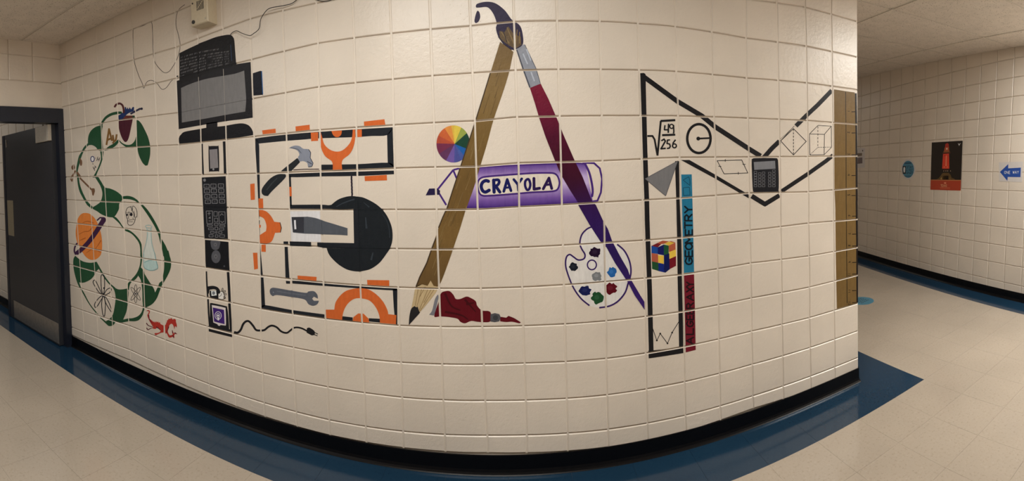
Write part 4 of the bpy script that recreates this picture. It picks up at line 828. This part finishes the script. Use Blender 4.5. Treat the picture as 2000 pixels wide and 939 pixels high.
for st, wd in (([(385,385),(350,375),(305,400),(285,455),(305,515),(345,535),(395,510)], 6.4), ([(465,535),(458,370)], 6.4), ([(460,370),(520,365),(535,400),(510,440),(475,450)], 5.6), ([(490,455),(545,535)], 6), ([(600,525),(648,360),(700,515)], 5.4), ([(620,475),(680,470)], 4), ([(740,360),(795,430),(850,350)], 5), ([(797,430),(805,510)], 5.4),
  ([(932,355),(900,385),(898,450),(925,505),(955,490),(970,430),(955,370)], 4.8), ([(1020,345),(1022,495),(1098,482)], 5.6), ([(1150,490),(1230,340),(1268,485)], 5.4), ([(1180,435),(1255,428)], 4.4)):
    b4 = lt[WHO[st[0][0]]]
    if st[0][0] == 932: b4.strip(CR(st), wd, (44,34,92), closed=True, smooth=True)
    else:
        b4.strip(CR(st), wd, NV if st[0][0] < 1000 else (50,32,78), smooth=len(st) > 4)
        for e_ in (st[0], st[-1]): b4.ell(CR([e_]), wd*.5, wd*.5, NV if st[0][0] < 1000 else (50,32,78), n=10)
motif('painted_crayon', 'purple crayon with blue lettering on an oval label, crossbar of the A', 'painting', [b1, b2, b3]+lt)
wc = [(-15,-52,(150,162,72)),(-52,-90,(214,182,66))]
CWC = [((-62,-90),(212,184,72)), ((-36,-62),(150,160,74)), ((18,-36),(38,74,56)), ((45,18),(40,98,166)), ((62,45),(80,96,158)), ((88,62),(84,86,150)), ((116,88),(118,92,158)), ((148,116),(104,60,92)), ((182,148),(124,54,78)), ((207,182),(186,84,58)), ((238,207),(206,102,58)), ((262,238),(226,146,70)), ((272,262),(214,172,70))]
p = Part('painted_colour_wheel', 1)
for (b_, a_), c_ in CWC:
    n_ = 5; c0 = (500,480); pts = [c0]
    for k in range(n_+1): t = math.radians(a_+(b_-a_)*k/n_); pts.append((480+350*math.cos(t)*(1 if math.cos(t) < 0 else .95), 480+378*math.sin(t)))
    p.poly(CW(pts), c_)
motif('painted_colour_wheel', 'round colour wheel with wedges from yellow to violet left of the pencil', 'painting', [p])
b1 = Part('paint_tube_body', 1); b1.poly(A9([(272,580),(300,565),(330,565),(355,590),(370,615),(400,615),(440,600),(470,610),(500,630),(510,660),(540,690),(585,695),(600,712),(595,762),(550,768),(510,765),(470,760),(430,775),(400,765),(380,745),(330,735),(270,730),(230,732),(238,690),(255,640)]), (104,26,34), smooth=True)
for st in ([(300,580),(340,660),(400,690)], [(430,620),(500,700)], [(300,700),(400,720),(450,750)], [(440,650),(490,640)]): b1.strip(A9(st), [4.5, 2], (74,24,28), smooth=True, lay=1)
b2 = Part('tube_crimp', 2); b2.poly(A9([(195,718),(215,690),(232,620),(250,588),(260,592),(247,650),(235,700),(225,725)]), (132,130,132)); b3 = Part('tube_neck', 2); b3.poly(A9([(597,715),(625,708),(655,715),(664,735),(655,762),(625,768),(596,763)]), (92,90,92)); b3.ell(A9([(630,738)]), 5, 5, (70,70,72), lay=1)
b4 = Part('squeezed_paint', 1); b4.poly(A9([(660,732),(700,738),(715,726),(750,740),(775,755),(795,768),(785,775),(740,765),(700,767),(660,762)]), (104,26,34))
motif('painted_paint_tube', 'crumpled dark red paint tube at the foot of the pencil', 'painting', [b1, b2, b3, b4])
b0 = Part('palette_board', 0); OUT = [(345,155),(310,172),(275,212),(262,270),(275,310),(298,350),(290,380),(250,388),(215,365),(190,350),(167,370),(162,430),(185,510),(220,590),(270,660),(330,710),(400,725),(470,715),(530,680),(580,620),(602,560),(620,480),(615,400),(580,320),(530,280),(480,275),(430,230),(380,170)]
b0.poly(PA(OUT), (212,204,192), smooth=True); b1 = Part('palette_outline', 1); b1.strip(PA(OUT[:16]), 3, PUR, smooth=True); b1.strip(PA([(400,725),(470,713),(530,680),(580,620),(602,555),(622,480),(613,400),(577,325),(525,278)]), 3.2, PUR, smooth=True); b1.ring(PA([(347,423)]), 8.8, 9.4, 2.6, PUR)
parts = [b0, b1]; rr = random.Random(4)
for x, y, a_, b_, c_, nm in ((370,335,11.5,11,(42,24,46),'purple_paint_blob'),(217,437,8.3,9.6,(34,38,46),'black_paint_blob'),(382,502,11,9.6,(134,134,132),'grey_paint_blob'),(488,475,9.4,11,(44,104,168),'light_blue_paint_blob'),(300,605,12,10,(30,36,84),'navy_paint_blob'),(385,655,12,13.2,(38,82,48),'green_paint_blob'),(480,590,12.4,12,(100,22,32),'red_paint_blob')):
    q = Part(nm, 1); cx, cy = PA([(x, y)])[0]; n_ = 18
    q.poly([(cx+a_*math.cos(6.283*k/n_)*rr.uniform(.74, 1.1), cy+b_*math.sin(6.283*k/n_)*rr.uniform(.74, 1.1)) for k in range(n_)], c_, smooth=True); q.ell([(cx-1, cy-1)], a_*.4, b_*.35, tuple(min(255, v+14) for v in c_), lay=1); parts.append(q)
motif('painted_palette', 'white artist palette with paint blobs behind the brush handle', 'painting', parts)
# ---- M
MB_ = (38,36,36); p = Part('letter_m_outline', 0)
p.poly(M4([(62,72),(85,70),(98,84),(98,140),(102,325),(72,325),(66,200)]), MB_)
p.strip(M4([(87,310),(88,330),(91,460),(95,595),(99,720),(104,845)])+M5([(55,300),(61,470),(66,610),(69,730),(73,885)]), 9.2, MB_)
p.strip(M4([(78,88),(190,170),(290,243),(440,332),(520,398),(730,535),(800,578)]), 9.4, MB_); p.strip(M4([(815,592),(870,530),(915,487)]), 8.8, MB_); p.strip(M4([(1018,392),(1080,330),(1150,265),(1235,177)]), 8.4, MB_)
p.strip(M4([(925,482),(1005,395)]), 1.1, (70,62,56)); p.poly(M4([(312,602),(365,602),(520,690),(730,815),(730,838),(520,715)]), MB_); p.strip(M4([(745,822),(826,872),(915,818)]), [9.4, 8.6], MB_, cap=False); p.poly(M4([(800,855),(850,855),(828,888)]), MB_); p.strip(M4([(930,792),(1090,686),(1200,608),(1243,573)]), 7.8, MB_)
p.strip(M4([(290,612),(293,720),(297,845)])+M5([(195,235),(198,370),(200,540),(204,700),(207,870)]), 8.4, MB_); p.poly(M5([(60,880),(216,864),(218,890),(62,914)]), MB_)
motif('letter_m_outline', 'thick black outline of the letter M', 'painting', [p])
p = Part('painted_pyramid', 2); p.poly(M7([(97,637),(415,465),(297,803)]), (128,124,120)); p.strip(M7([(97,637),(415,465),(297,803)]), .9, (86,84,84), closed=True, lay=1); motif('painted_pyramid', 'shaded grey triangle painted in the left leg of the M', 'painting', [p])
p = Part('square_root_expression', 1)
for st, wd in (([(122,225),(170,225),(190,258),(218,412)], 3.6), ([(218,412),(250,80)], 3.8), ([(250,80),(390,72)], 4.2), ([(290,122),(285,165),(330,165)], 2.8), ([(325,108),(322,195)], 3), ([(373,120),(376,190),(370,200)], 2.8), ([(265,217),(390,212)], 4), ([(256,270),(282,255),(294,275),(252,348),(298,344)], 3), ([(338,262),(314,265),(310,297),(335,302),(342,325),(332,342),(308,345)], 2.8), ([(392,262),(370,290),(362,325)], 2.8)): p.strip(M7(st), wd, MB_)
p.ring(M7([(354,132)]), 3.6, 4, 2.4, MB_); p.ring(M7([(382,320)]), 3.8, 3.8, 2.6, MB_); motif('square_root_expression', 'black square root of 49 over 256 painted in the M', 'lettering', [p])
p = Part('circle_with_radius', 1); p.ring(M7([(618,250)]), 22.8, 28.2, 5, MB_, n=36); p.ell(M7([(612,250)]), 3.7, 3.7, MB_); p.strip(M7([(612,250),(725,245)]), 3.4, MB_); motif('circle_with_radius', 'black circle with a centre dot and radius line painted in the M', 'drawing', [p])
b1 = Part('teal_spine', 1); b1.poly([(1330.4,340.7),(1351,340.3),(1353.5,430),(1355.6,531),(1335.4,533),(1332.6,430)], (44,122,148)); b2 = Part('book_lettering', 2); p2 = [b1, b2]
GY = [('G',465,19), ('E',425,19), ('O',390,19), ('M',355,20), ('E',318,17), ('T',283,17), ('R',243,19), ('Y',203,18)]
for ch, yc, hh in GY:
    x0 = 1337.5 if yc < 300 else 1338.5; yb = 330+.3846*(yc+hh); b2.text(ch, (x0, yb), (0, -.3846*hh*2*.86), (13.5, 0), 3.2, (26,34,40))
for st in ([(465,650),(530,702),(530,655),(520,618),(465,650)], [(465,725),(525,718),(533,795),(470,800),(465,725)]): b2.strip(M7(st), .9, (30,50,66))
motif('teal_book_spine', 'teal vertical book spine lettered GEOMETRY beside the M', 'painting', p2)
b1 = Part('red_spine', 1); b1.poly([(1335.6,537.7),(1355.6,535.4),(1357.4,610),(1358.8,683),(1339.2,688),(1337.4,610)], (122,32,44)); b2 = Part('book_lettering', 2)
for ch, yc, hh in [('A',868,20), ('L',820,19), ('G',783,16), ('E',750,14), ('B',722,13), ('R',690,17), ('A',647,19), ('X',609,14), ('Y',583,13)]:
    b2.text(ch, (1341, 330+.3846*(yc+hh)), (0, -.3846*hh*2*.84), (13, 0), 2.9, (40,24,28))
motif('red_book_spine', 'dark red vertical book spine lettered ALGEBRA XY beside the M', 'painting', [b1, b2])
p = []
for nm, lst in (('cube_top', [([(217,268),(290,232),(345,245),(300,287)], (122,34,40)), ([(290,232),(365,198),(445,210),(380,240),(345,245)], (184,88,58)), ([(385,240),(445,212),(520,226),(445,265)], (214,176,66)), ([(445,210),(475,206),(530,222),(520,228)], (184,88,58))]),
  ('cube_left_face', [([(217,268),(300,287),(300,372),(217,362)], (36,78,150)), ([(300,287),(378,250),(380,392),(300,376)], (30,32,94)), ([(378,250),(442,265),(442,368),(380,392)], (40,88,54)), ([(217,362),(302,376),(305,488),(220,470)], (190,96,70)), ([(303,390),(378,397),(378,504),(306,488)], (222,180,66)), ([(380,390),(450,365),(455,575),(398,620),(382,612)], (26,32,84)), ([(222,471),(305,488),(310,597),(225,570)], (40,84,50)), ([(306,490),(380,505),(383,615),(310,597)], (30,46,124))]),
  ('cube_right_face', [([(441,265),(530,225),(533,315),(446,350)], (190,96,66)), ([(446,350),(536,315),(538,402),(452,438)], (224,184,70)), ([(452,440),(538,402),(538,530),(455,573)], (122,30,40))])):
    q = Part(nm, 1)
    for P, c_ in lst: q.poly(R1(P), c_)
    p.append(q)
motif('painted_puzzle_cube', 'multicoloured puzzle cube painted in the left leg of the M', 'painting', p)
p = Part('line_graph', 1); P = R2([(218,510),(268,655),(310,570),(398,690),(455,558),(540,420)]); p.strip(P, 1.3, MB_)
for q in P[1:5]: p.ell([q], 1.7, 1.7, MB_)
motif('line_graph', 'zigzag black line graph with dots at the foot of the M', 'drawing', [p])
p = Part('parallelogram', 1); p.strip(M8([(108,437),(358,430),(420,562),(178,570)]), 1.3, MB_, closed=True)
for st in ([(190,422),(190,447)], [(366,473),(398,474)], [(120,493),(150,495)], [(323,552),(323,578)]): p.strip(M8(st), 1.2, MB_)
motif('parallelogram', 'thin black parallelogram with tick marks left of the calculator', 'drawing', [p])
b1 = Part('calculator_case', 2); b1.poly(M8([(459,435),(470,418),(500,410),(700,410),(720,422),(728,440),(735,600),(733,735),(715,755),(505,767),(480,755),(471,730),(464,600)]), (36,35,37)); b2 = Part('calculator_screen', 3); b2.poly(M8([(480,450),(697,437),(702,518),(485,530)]), (134,132,130)); b3 = Part('calculator_keys', 3); b3.kind = 'stuff'
for j, (x, n_, y0) in enumerate(((497,6,555),(540,5,570),(580,5,562),(642,5,565),(685,6,540))):
    for i in range(n_): rect(b3, M8, x+(j > 2)*0, y0+i*(692-y0)/(n_-1), 27, 21, .75, (122,120,118))
motif('painted_calculator', 'black pocket calculator painted in the middle of the M', 'painting', [b1, b2, b3])
def dash(p, a, b_, n, w_, c_):
    for i in range(n): t0, t1 = (i+.15)/n, (i+.75)/n; p.strip([(a[0]+(b_[0]-a[0])*t, a[1]+(b_[1]-a[1])*t) for t in (t0, t1)], w_, c_)
p = Part('diamond', 1); p.strip(M8([(885,110),(1015,240),(885,378),(755,235)]), 1.25, MB_, closed=True); a, b_ = M8([(885,110),(885,378)]); dash(p, a, b_, 8, 1.2, MB_)
p.strip(M8([(745,222),(820,155),(893,84)]), .7, (110,98,88)); motif('diamond', 'thin black diamond with a dashed middle line on the M', 'drawing', [p])
p = Part('wireframe_box', 1)
for st in ([(1048,165),(1200,168),(1198,375),(1052,378),(1048,165)], [(1048,165),(1135,77),(1270,85),(1200,168)], [(1270,85),(1273,300),(1198,375)]): p.strip(M8(st), 1.05, MB_)
for st in ([(1133,82),(1133,300)], [(1133,300),(1272,298)], [(1133,300),(1052,378)]): a, b_ = M8(st); dash(p, a, b_, 6, .9, MB_)
motif('wireframe_box', 'thin line drawing of a box with dashed back edges beside the ruler', 'drawing', [p])
b1 = Part('ruler_face', 1); b1.poly(R3([(73,56),(160,70),(232,80),(236,200),(242,500)])+R4([(243,100),(247,500),(250,832),(172,850),(96,872),(90,600),(86,350),(84,100)])+R3([(78,800),(76,400)]), (122,94,52))
b2 = Part('ruler_markings', 2); b2.strip(R3([(162,75),(165,400),(167,930)])+R4([(168,100),(170,400),(174,828)]), 1.2, (40,32,24)); b2.strip(R3([(240,88),(244,400),(247,900)])+R4([(246,60),(250,400),(252,828)]), 3.6, (32,26,24))
for nmb, yy, cv in (('1',228,R3),('2',390,R3),('3',556,R3),('4',715,R3),('5',868,R3),('6',165,R4),('7',302,R4),('8',393,R4),('9',518,R4),('10',607,R4),('11',733,R4),('12',825,R4)):
    x0 = 238 if cv is R3 else 243; b2.strip(cv([(x0-30,yy),(x0,yy-1)]), 1.5, (36,28,22)); q = cv([(x0-44,yy-10)])[0]; b2.text(nmb, q, (0, 2.8), (-4.2, 0), .9, (52,40,28), adv=1.5, lay=0)
motif('painted_ruler', 'tall brown ruler with numbered marks painted at the wall corner', 'painting', [b1, b2])
for X, Y, a_, b_ in ((1143,372-2,9,9),): pass

# ================================================================== THINGS ON AND NEAR THE WALLS
# notification box above the keyboard
loc = Vector((-1.725, D, 0.885+EYE)); e = link('notification_box', None, loc=loc); tag(e, 'beige wall-mounted alarm box with a black slotted grille above the keyboard', 'alarm')
x0, x1, z0, z1, yf = -1.80, -1.665, 0.885+EYE, 1.045+EYE, D-0.088
b = MB(); b.slab(lambda s, z, d: Vector((s, d, z)), x0, x1, z0, z1, yf, D+0.001, 0.006); b.build('housing', M_BEIGE, e)
b = MB()
for i in range(6): xx = x0+0.052+i*0.0098; b.box(xx, xx+0.005, yf-0.001, yf+0.001, z0+0.083, z0+0.139)
b.build('grille_slots', M_DARK, e)
b = MB(); b.tube([(x0+0.055, yf-0.0015, z0+0.093), (x0+0.108, yf-0.0015, z0+0.137)], 0.0018, 6); b.build('grille_bar', M_BEIGE, e)
b = MB(); b.disc((x0+0.022, yf-0.006, z0+0.022), (0, 1, 0), 0.011, 0.007, 18); b.build('key_switch', M_DARK, e)
for sx, sz in ((x0+0.02, z1-0.025), (x1-0.018, z0+0.022)):
    b = MB(); b.disc((sx, yf-0.003, sz), (0, 1, 0), 0.005, 0.004, 10); b.build('screw', M_PLATE if sx > x0+0.05 else M_DARK, e)
# cable from the keyboard up to the ceiling
pts = K1([(650,402),(668,385),(700,368),(740,360),(790,385),(850,408),(900,418),(935,400)])+PX([(511,58),(514,40),(524,24),(532,18),(545,15),(560,12),(572,8),(581,0),(590,-14),(600,-30),(612,-52)])
P3 = []; sm = cat_rom(pts, False, 4)
for i, q in enumerate(sm):
    t = i/len(sm); off = 0.004+0.022*math.sin(3.14159*min(1, t*1.15)) if t < .87 else 0.006; x, z = wp(*q); P3.append((x, D-off, z))
b = MB(); b.tube(P3, 0.0021, 6); c_ = b.build('loose_cable', M_CABLE, None, Vector(P3[0]), True); tag(c_, 'thin black cable running up the wall from the keyboard corner', 'cable')
P3 = [(wp(*q)[0], D-0.0035, wp(*q)[1]) for q in cat_rom(PX([(605,-6),(622,1),(636,3),(648,0),(660,-7)]), False, 4)]
b = MB(); b.tube(P3, 0.0021, 6); c_ = b.build('loose_cable', M_CABLE, None, Vector(P3[0]), True); tag(c_, 'short sagging length of black cable at the top edge of the wall', 'cable')
# the navy door, swung open flat against the wall beyond
YD = 2.035; leaf = Vector((-3.62, YD, 0.008)); e = link('door_leaf', None, loc=leaf); tag(e, 'navy metal door standing open beyond the door frame', 'door')
b = MB(); b.box(-4.545, -3.50, YD, YD+0.045, 0.008, 0.485+EYE); b.build('door_panel', M_DOOR, e)
b = MB(); b.box(-4.60, -4.548, YD-0.004, YD+0.05, 0.008, 0.485+EYE); b.build('meeting_stile', M_FRAME, e)
b = MB(); b.slab(lambda s, z, d: Vector((s, d, z)), -4.455, -3.505, 0.022, 0.205, YD-0.0022, YD+0.001, 0.0006); b.build('kick_plate', M_STEEL, e)
b = MB(); b.slab(lambda s, z, d: Vector((s, d, z)), -4.53, -4.38, -0.62+EYE, -0.235+EYE, YD-0.0022, YD+0.001, 0.0006); b.build('push_plate', M_PUSH, e)
b = MB(); b.box(-4.500, -4.485, YD-0.008, YD, 0.35+EYE, 0.435+EYE); b.build('latch', M_STEEL, e)
b = MB(); b.slab(lambda s, z, d: Vector((s, d, z)), -3.790, -3.535, 0.335+EYE, 0.482+EYE, YD-0.012, YD+0.001, 0.002); pl = b.build('closer_bracket', M_PLATE, e)
for i in range(4):
    for zz in (0.362, 0.452):
        b = MB(); b.disc((-3.768+i*0.070, YD-0.015, zz+EYE), (0, 1, 0), 0.0055, 0.004, 8); o = b.build('screw', M_DARK); o.parent = pl; 
b = MB(); b.box(-3.535, -3.500, YD-0.035, YD+0.001, 0.335+EYE, 0.482+EYE); b.build('closer_arm_housing', M_PLATE, e)
# dark cabinet-like sign far beyond, glimpsed over the door
b = MB(); b.box(-6.6, -5.35, 1.95, 2.15, 0.50+EYE, 0.86+EYE); o = b.build('header_box', M_DOOR); tag(o, 'dark header box glimpsed over the top of the open navy door', 'header')

# ---- papers on the right wall and floor
R5 = crop(1670,160,.29811); R7 = crop(1740,260,.14911)
class Sheet:                     # flat printed thing on the right wall, drawn in its own 0..1 frame
    def __init__(s, q):          # q: px corners TL TR BR BL
        s.q = [rp(*p) for p in q]; s.parts = []
    def at(s, u, v):
        a, b_, c_, d_ = s.q
        return tuple((a[k]*(1-u)+b_[k]*u)*(1-v)+(d_[k]*(1-u)+c_[k]*u)*v for k in (0, 1))
    def part(s, name, polys, lay):
        p = Part(name); p.mat = M_PRINT
        for P, c_ in polys:
            W = [s.at(u, v) for u, v in P]; col = tuple(x for x in lin(c_))
            col = tuple(min(.8, x*1.55) for x in col)
            for t in tessellate_polygon([[Vector((x, z, 0)) for x, z in W]]):
                n = len(p.v); p.v += [LR(*W[i], -(0.0012+0.0003*lay)) for i in t]; p.f.append((n, n+1, n+2)); p.c += [col]*3
        s.parts.append(p); return p
    def make(s, name, label, cat):
        xs = [v for p in s.parts for v in p.v]; loc = sum((v for v in xs), Vector())/len(xs); loc.z = min(v.z for v in xs)
        o = link(name, None, None, loc)
        for p in s.parts: p.make(o, loc)
        b = MB(); W = [s.at(*t) for t in s.outline]; n = len(W)
        b.add([LR(x, z, -0.0009) for x, z in W]+[LR(x, z, 0.0) for x, z in W], [tuple(range(n))]+[(i, (i+1) % n, n+(i+1) % n, n+i) for i in range(n)])
        pb = b.build('paper', s.mat, o); return tag(o, label, cat)
    outline = [(0,0),(1,0),(1,1),(0,1)]; mat = None
    def words(s, name, txt, u, v, h, col, lay, bold=.16, asp=.5):
        polys = []
        for k, ch in enumerate(txt):
            for st in GLYPH.get(ch, []) if ch not in 'W' else [[(0,0),(.25,1),(.5,.2),(.75,1),(1,0)]]:
                for a, b_ in zip(st, st[1:]):
                    ax, ay, bx, by = u+(k*1.35+a[0])*h*asp, v+a[1]*h, u+(k*1.35+b_[0])*h*asp, v+b_[1]*h
                    dx, dy = (bx-ax)/asp, by-ay; l = math.hypot(dx, dy) or 1; nx, ny = -dy/l*h*bold/2*asp, dx/l*h*bold/2
                    polys.append(([(ax+nx, ay+ny), (bx+nx, by+ny), (bx-nx, by-ny), (ax-nx, ay-ny)], col))
        s.part(name, polys, lay)
M_PAPER = simple('white_paper', (0.62, 0.58, 0.56), 0.6, var=0.03)
M_BLACKP = simple('poster_paper', (0.02, 0.015, 0.012), 0.35)
s = Sheet(R7([(537,122),(940,98),(915,752),(518,740)])); s.mat = M_BLACKP
s.part('poster_sky', [([(0,0),(1,0),(1,.78),(0,.78)], (24,18,14))], 0)
s.part('orange_band', [([(0,.80),(1,.80),(1,1),(0,1)], (140,50,30)), ([(0,.785),(1,.785),(1,.80),(0,.80)], (150,100,60))], 1)
tw = [([(.38,.555),(.395,.25),(.59,.245),(.615,.555)], (176,52,34)), ([(.40,.25),(.41,.19),(.60,.185),(.61,.24)], (120,70,40)), ([(.43,.19),(.44,.12),(.58,.115),(.59,.185)], (150,70,40)), ([(.45,.12),(.46,.05),(.52,.03),(.57,.05),(.58,.115)], (140,40,28)), ([(.37,.25),(.37,.225),(.64,.22),(.64,.245)], (60,32,24)), ([(.40,.555),(.61,.555),(.60,.60),(.41,.60)], (50,20,16))]
s.part('tower', tw, 1); s.part('tower_lights', [([(.49,.29),(.515,.29),(.52,.50),(.49,.50)], (220,120,90)), ([(.50,.13),(.53,.13),(.53,.165),(.50,.165)], (250,220,180)), ([(.44,.51),(.46,.51),(.46,.53),(.44,.53)], (230,130,90)), ([(.54,.51),(.56,.51),(.56,.53),(.54,.53)], (230,130,90)), ([(.45,.28),(.47,.28),(.47,.30),(.45,.30)], (40,14,10))]+[([(x,.595),(x+.015,.595),(x+.015,.61),(x,.61)], (190,170,140)) for x in (.43,.50,.56,.65)], 2)
s.part('building_base', [([(.20,.78),(.28,.75),(.34,.70),(.38,.66),(.42,.64),(.60,.64),(.66,.68),(.70,.74),(.78,.76),(.82,.78)], (78,58,30)), ([(.42,.78),(.42,.70),(.60,.70),(.60,.78)], (30,22,14)), ([(.33,.77),(.37,.73),(.38,.78)], (170,140,80)), ([(.62,.77),(.66,.73),(.68,.78)], (170,140,80))], 1)
s.words('poster_lettering', 'TEXAS', .35, .885, .045, (215,150,110), 2, .2, .72); s.part('small_print', [([(.33,.95),(.66,.95),(.66,.958),(.33,.958)], (190,110,80)), ([(.46,.835),(.53,.835),(.53,.87),(.46,.87)], (180,110,84))], 2)
s.part('white_emblem', [([(.86,.045),(.88,.06),(.90,.062),(.92,.06),(.945,.042),(.93,.065),(.91,.075),(.905,.10),(.895,.10),(.89,.075),(.87,.065)], (210,205,196))], 2)
s.make('tower_poster', 'dark poster of a red lit tower above an orange band on the right wall', 'poster')
s = Sheet([(1760,310),(1788,310),(1788,351),(1760,351)]); s.mat = M_PAPER; s.outline = [(0,0),(1,0),(1,1),(0,1)]
cir = lambda r, n=28: [(.5+r*math.cos(6.2832*k/n), .5+r*math.sin(6.2832*k/n)) for k in range(n)]
s.outline = cir(.5)
s.part('blue_disc', [(cir(.41), (62,112,136))], 0); s.part('dark_print', [([(.12,.34),(.34,.34),(.34,.72),(.12,.72)], (14,26,38)), ([(.25,.18),(.72,.16),(.74,.24),(.24,.25)], (30,70,96)), ([(.25,.80),(.72,.80),(.70,.85),(.27,.85)], (34,78,104))], 1)
s.part('white_figure', [([(.18,.42),(.26,.38),(.30,.46),(.28,.64),(.20,.66),(.17,.55)], (205,215,215))], 2)
s.words('sticker_lettering', 'STAY', .40, .34, .11, (18,44,66), 2, .24, .78); s.words('sticker_lettering', '6 FEET', .39, .49, .10, (18,44,66), 2, .24, .62); s.words('sticker_lettering', 'APART', .39, .63, .10, (18,44,66), 2, .24, .72)
s.make('distancing_sticker', 'round light blue floor-distancing sticker on white paper left of the poster', 'sticker')
s = Sheet([(1951,317),(1998,315.5),(1996,355.5),(1951.5,354)]); s.mat = M_PAPER
s.part('blue_arrow', [([(.04,.505),(.40,.10),(.40,.32),(.93,.29),(.93,.76),(.385,.76),(.37,.965)], (30,62,128))], 0)
s.words('arrow_lettering', 'ONE', .24, .46, .135, (200,205,216), 1, .17, .50); s.words('arrow_lettering', 'WAY', .60, .45, .135, (200,205,216), 1, .17, .50)
s.make('one_way_sign', 'white sheet with a blue ONE WAY arrow pointing left', 'sign')
s = Sheet([(1673,288),(1689,289),(1689,327),(1673,328)]); s.mat = M_PAPER
s.part('notice_print', [([(.1,.28),(.68,.26),(.68,.40),(.1,.42)], (92,78,64)), ([(.1,.50),(.72,.48),(.72,.78),(.1,.80)], (88,76,78)), ([(.70,.10),(.80,.10),(.80,.18),(.70,.18)], (40,28,20))], 0)
s.make('paper_notice', 'small pale paper notice on the right wall just past the ruler corner', 'notice')
# blue floor sticker
e = link('floor_sticker', None, loc=Vector((3.19, 3.29, 0.0))); tag(e, 'light blue distancing sticker on the beige floor past the ruler corner', 'sticker')
M_STK = simple('blue_floor_sticker', (0.06, 0.22, 0.32), 0.3)
c_, u_, v_ = Vector((3.19, 3.30, 0.0006)), Vector((.125, .02, 0)), Vector((-.02, .125, 0))
b = MB(); n = 24; ring_ = [c_+u_*math.cos(6.2832*k/n)+v_*math.sin(6.2832*k/n) for k in range(n)]
b.add(ring_+[r_-Vector((0, 0, .0005)) for r_ in ring_], [tuple(range(n))]+[(i, (i+1) % n, n+(i+1) % n, n+i) for i in range(n)]); b.build('sticker_disc', M_STK, e)
b = MB()
for k in range(4):
    for i in range(5):
        q = c_+u_*(-.5+.22*i)+v_*(.4-.25*k)+Vector((0, 0, .0003)); b.add([q, q+u_*.15, q+u_*.15+v_*.1, q+v_*.1], [(0,1,2,3)])
b.build('sticker_print', M_DARK, e)
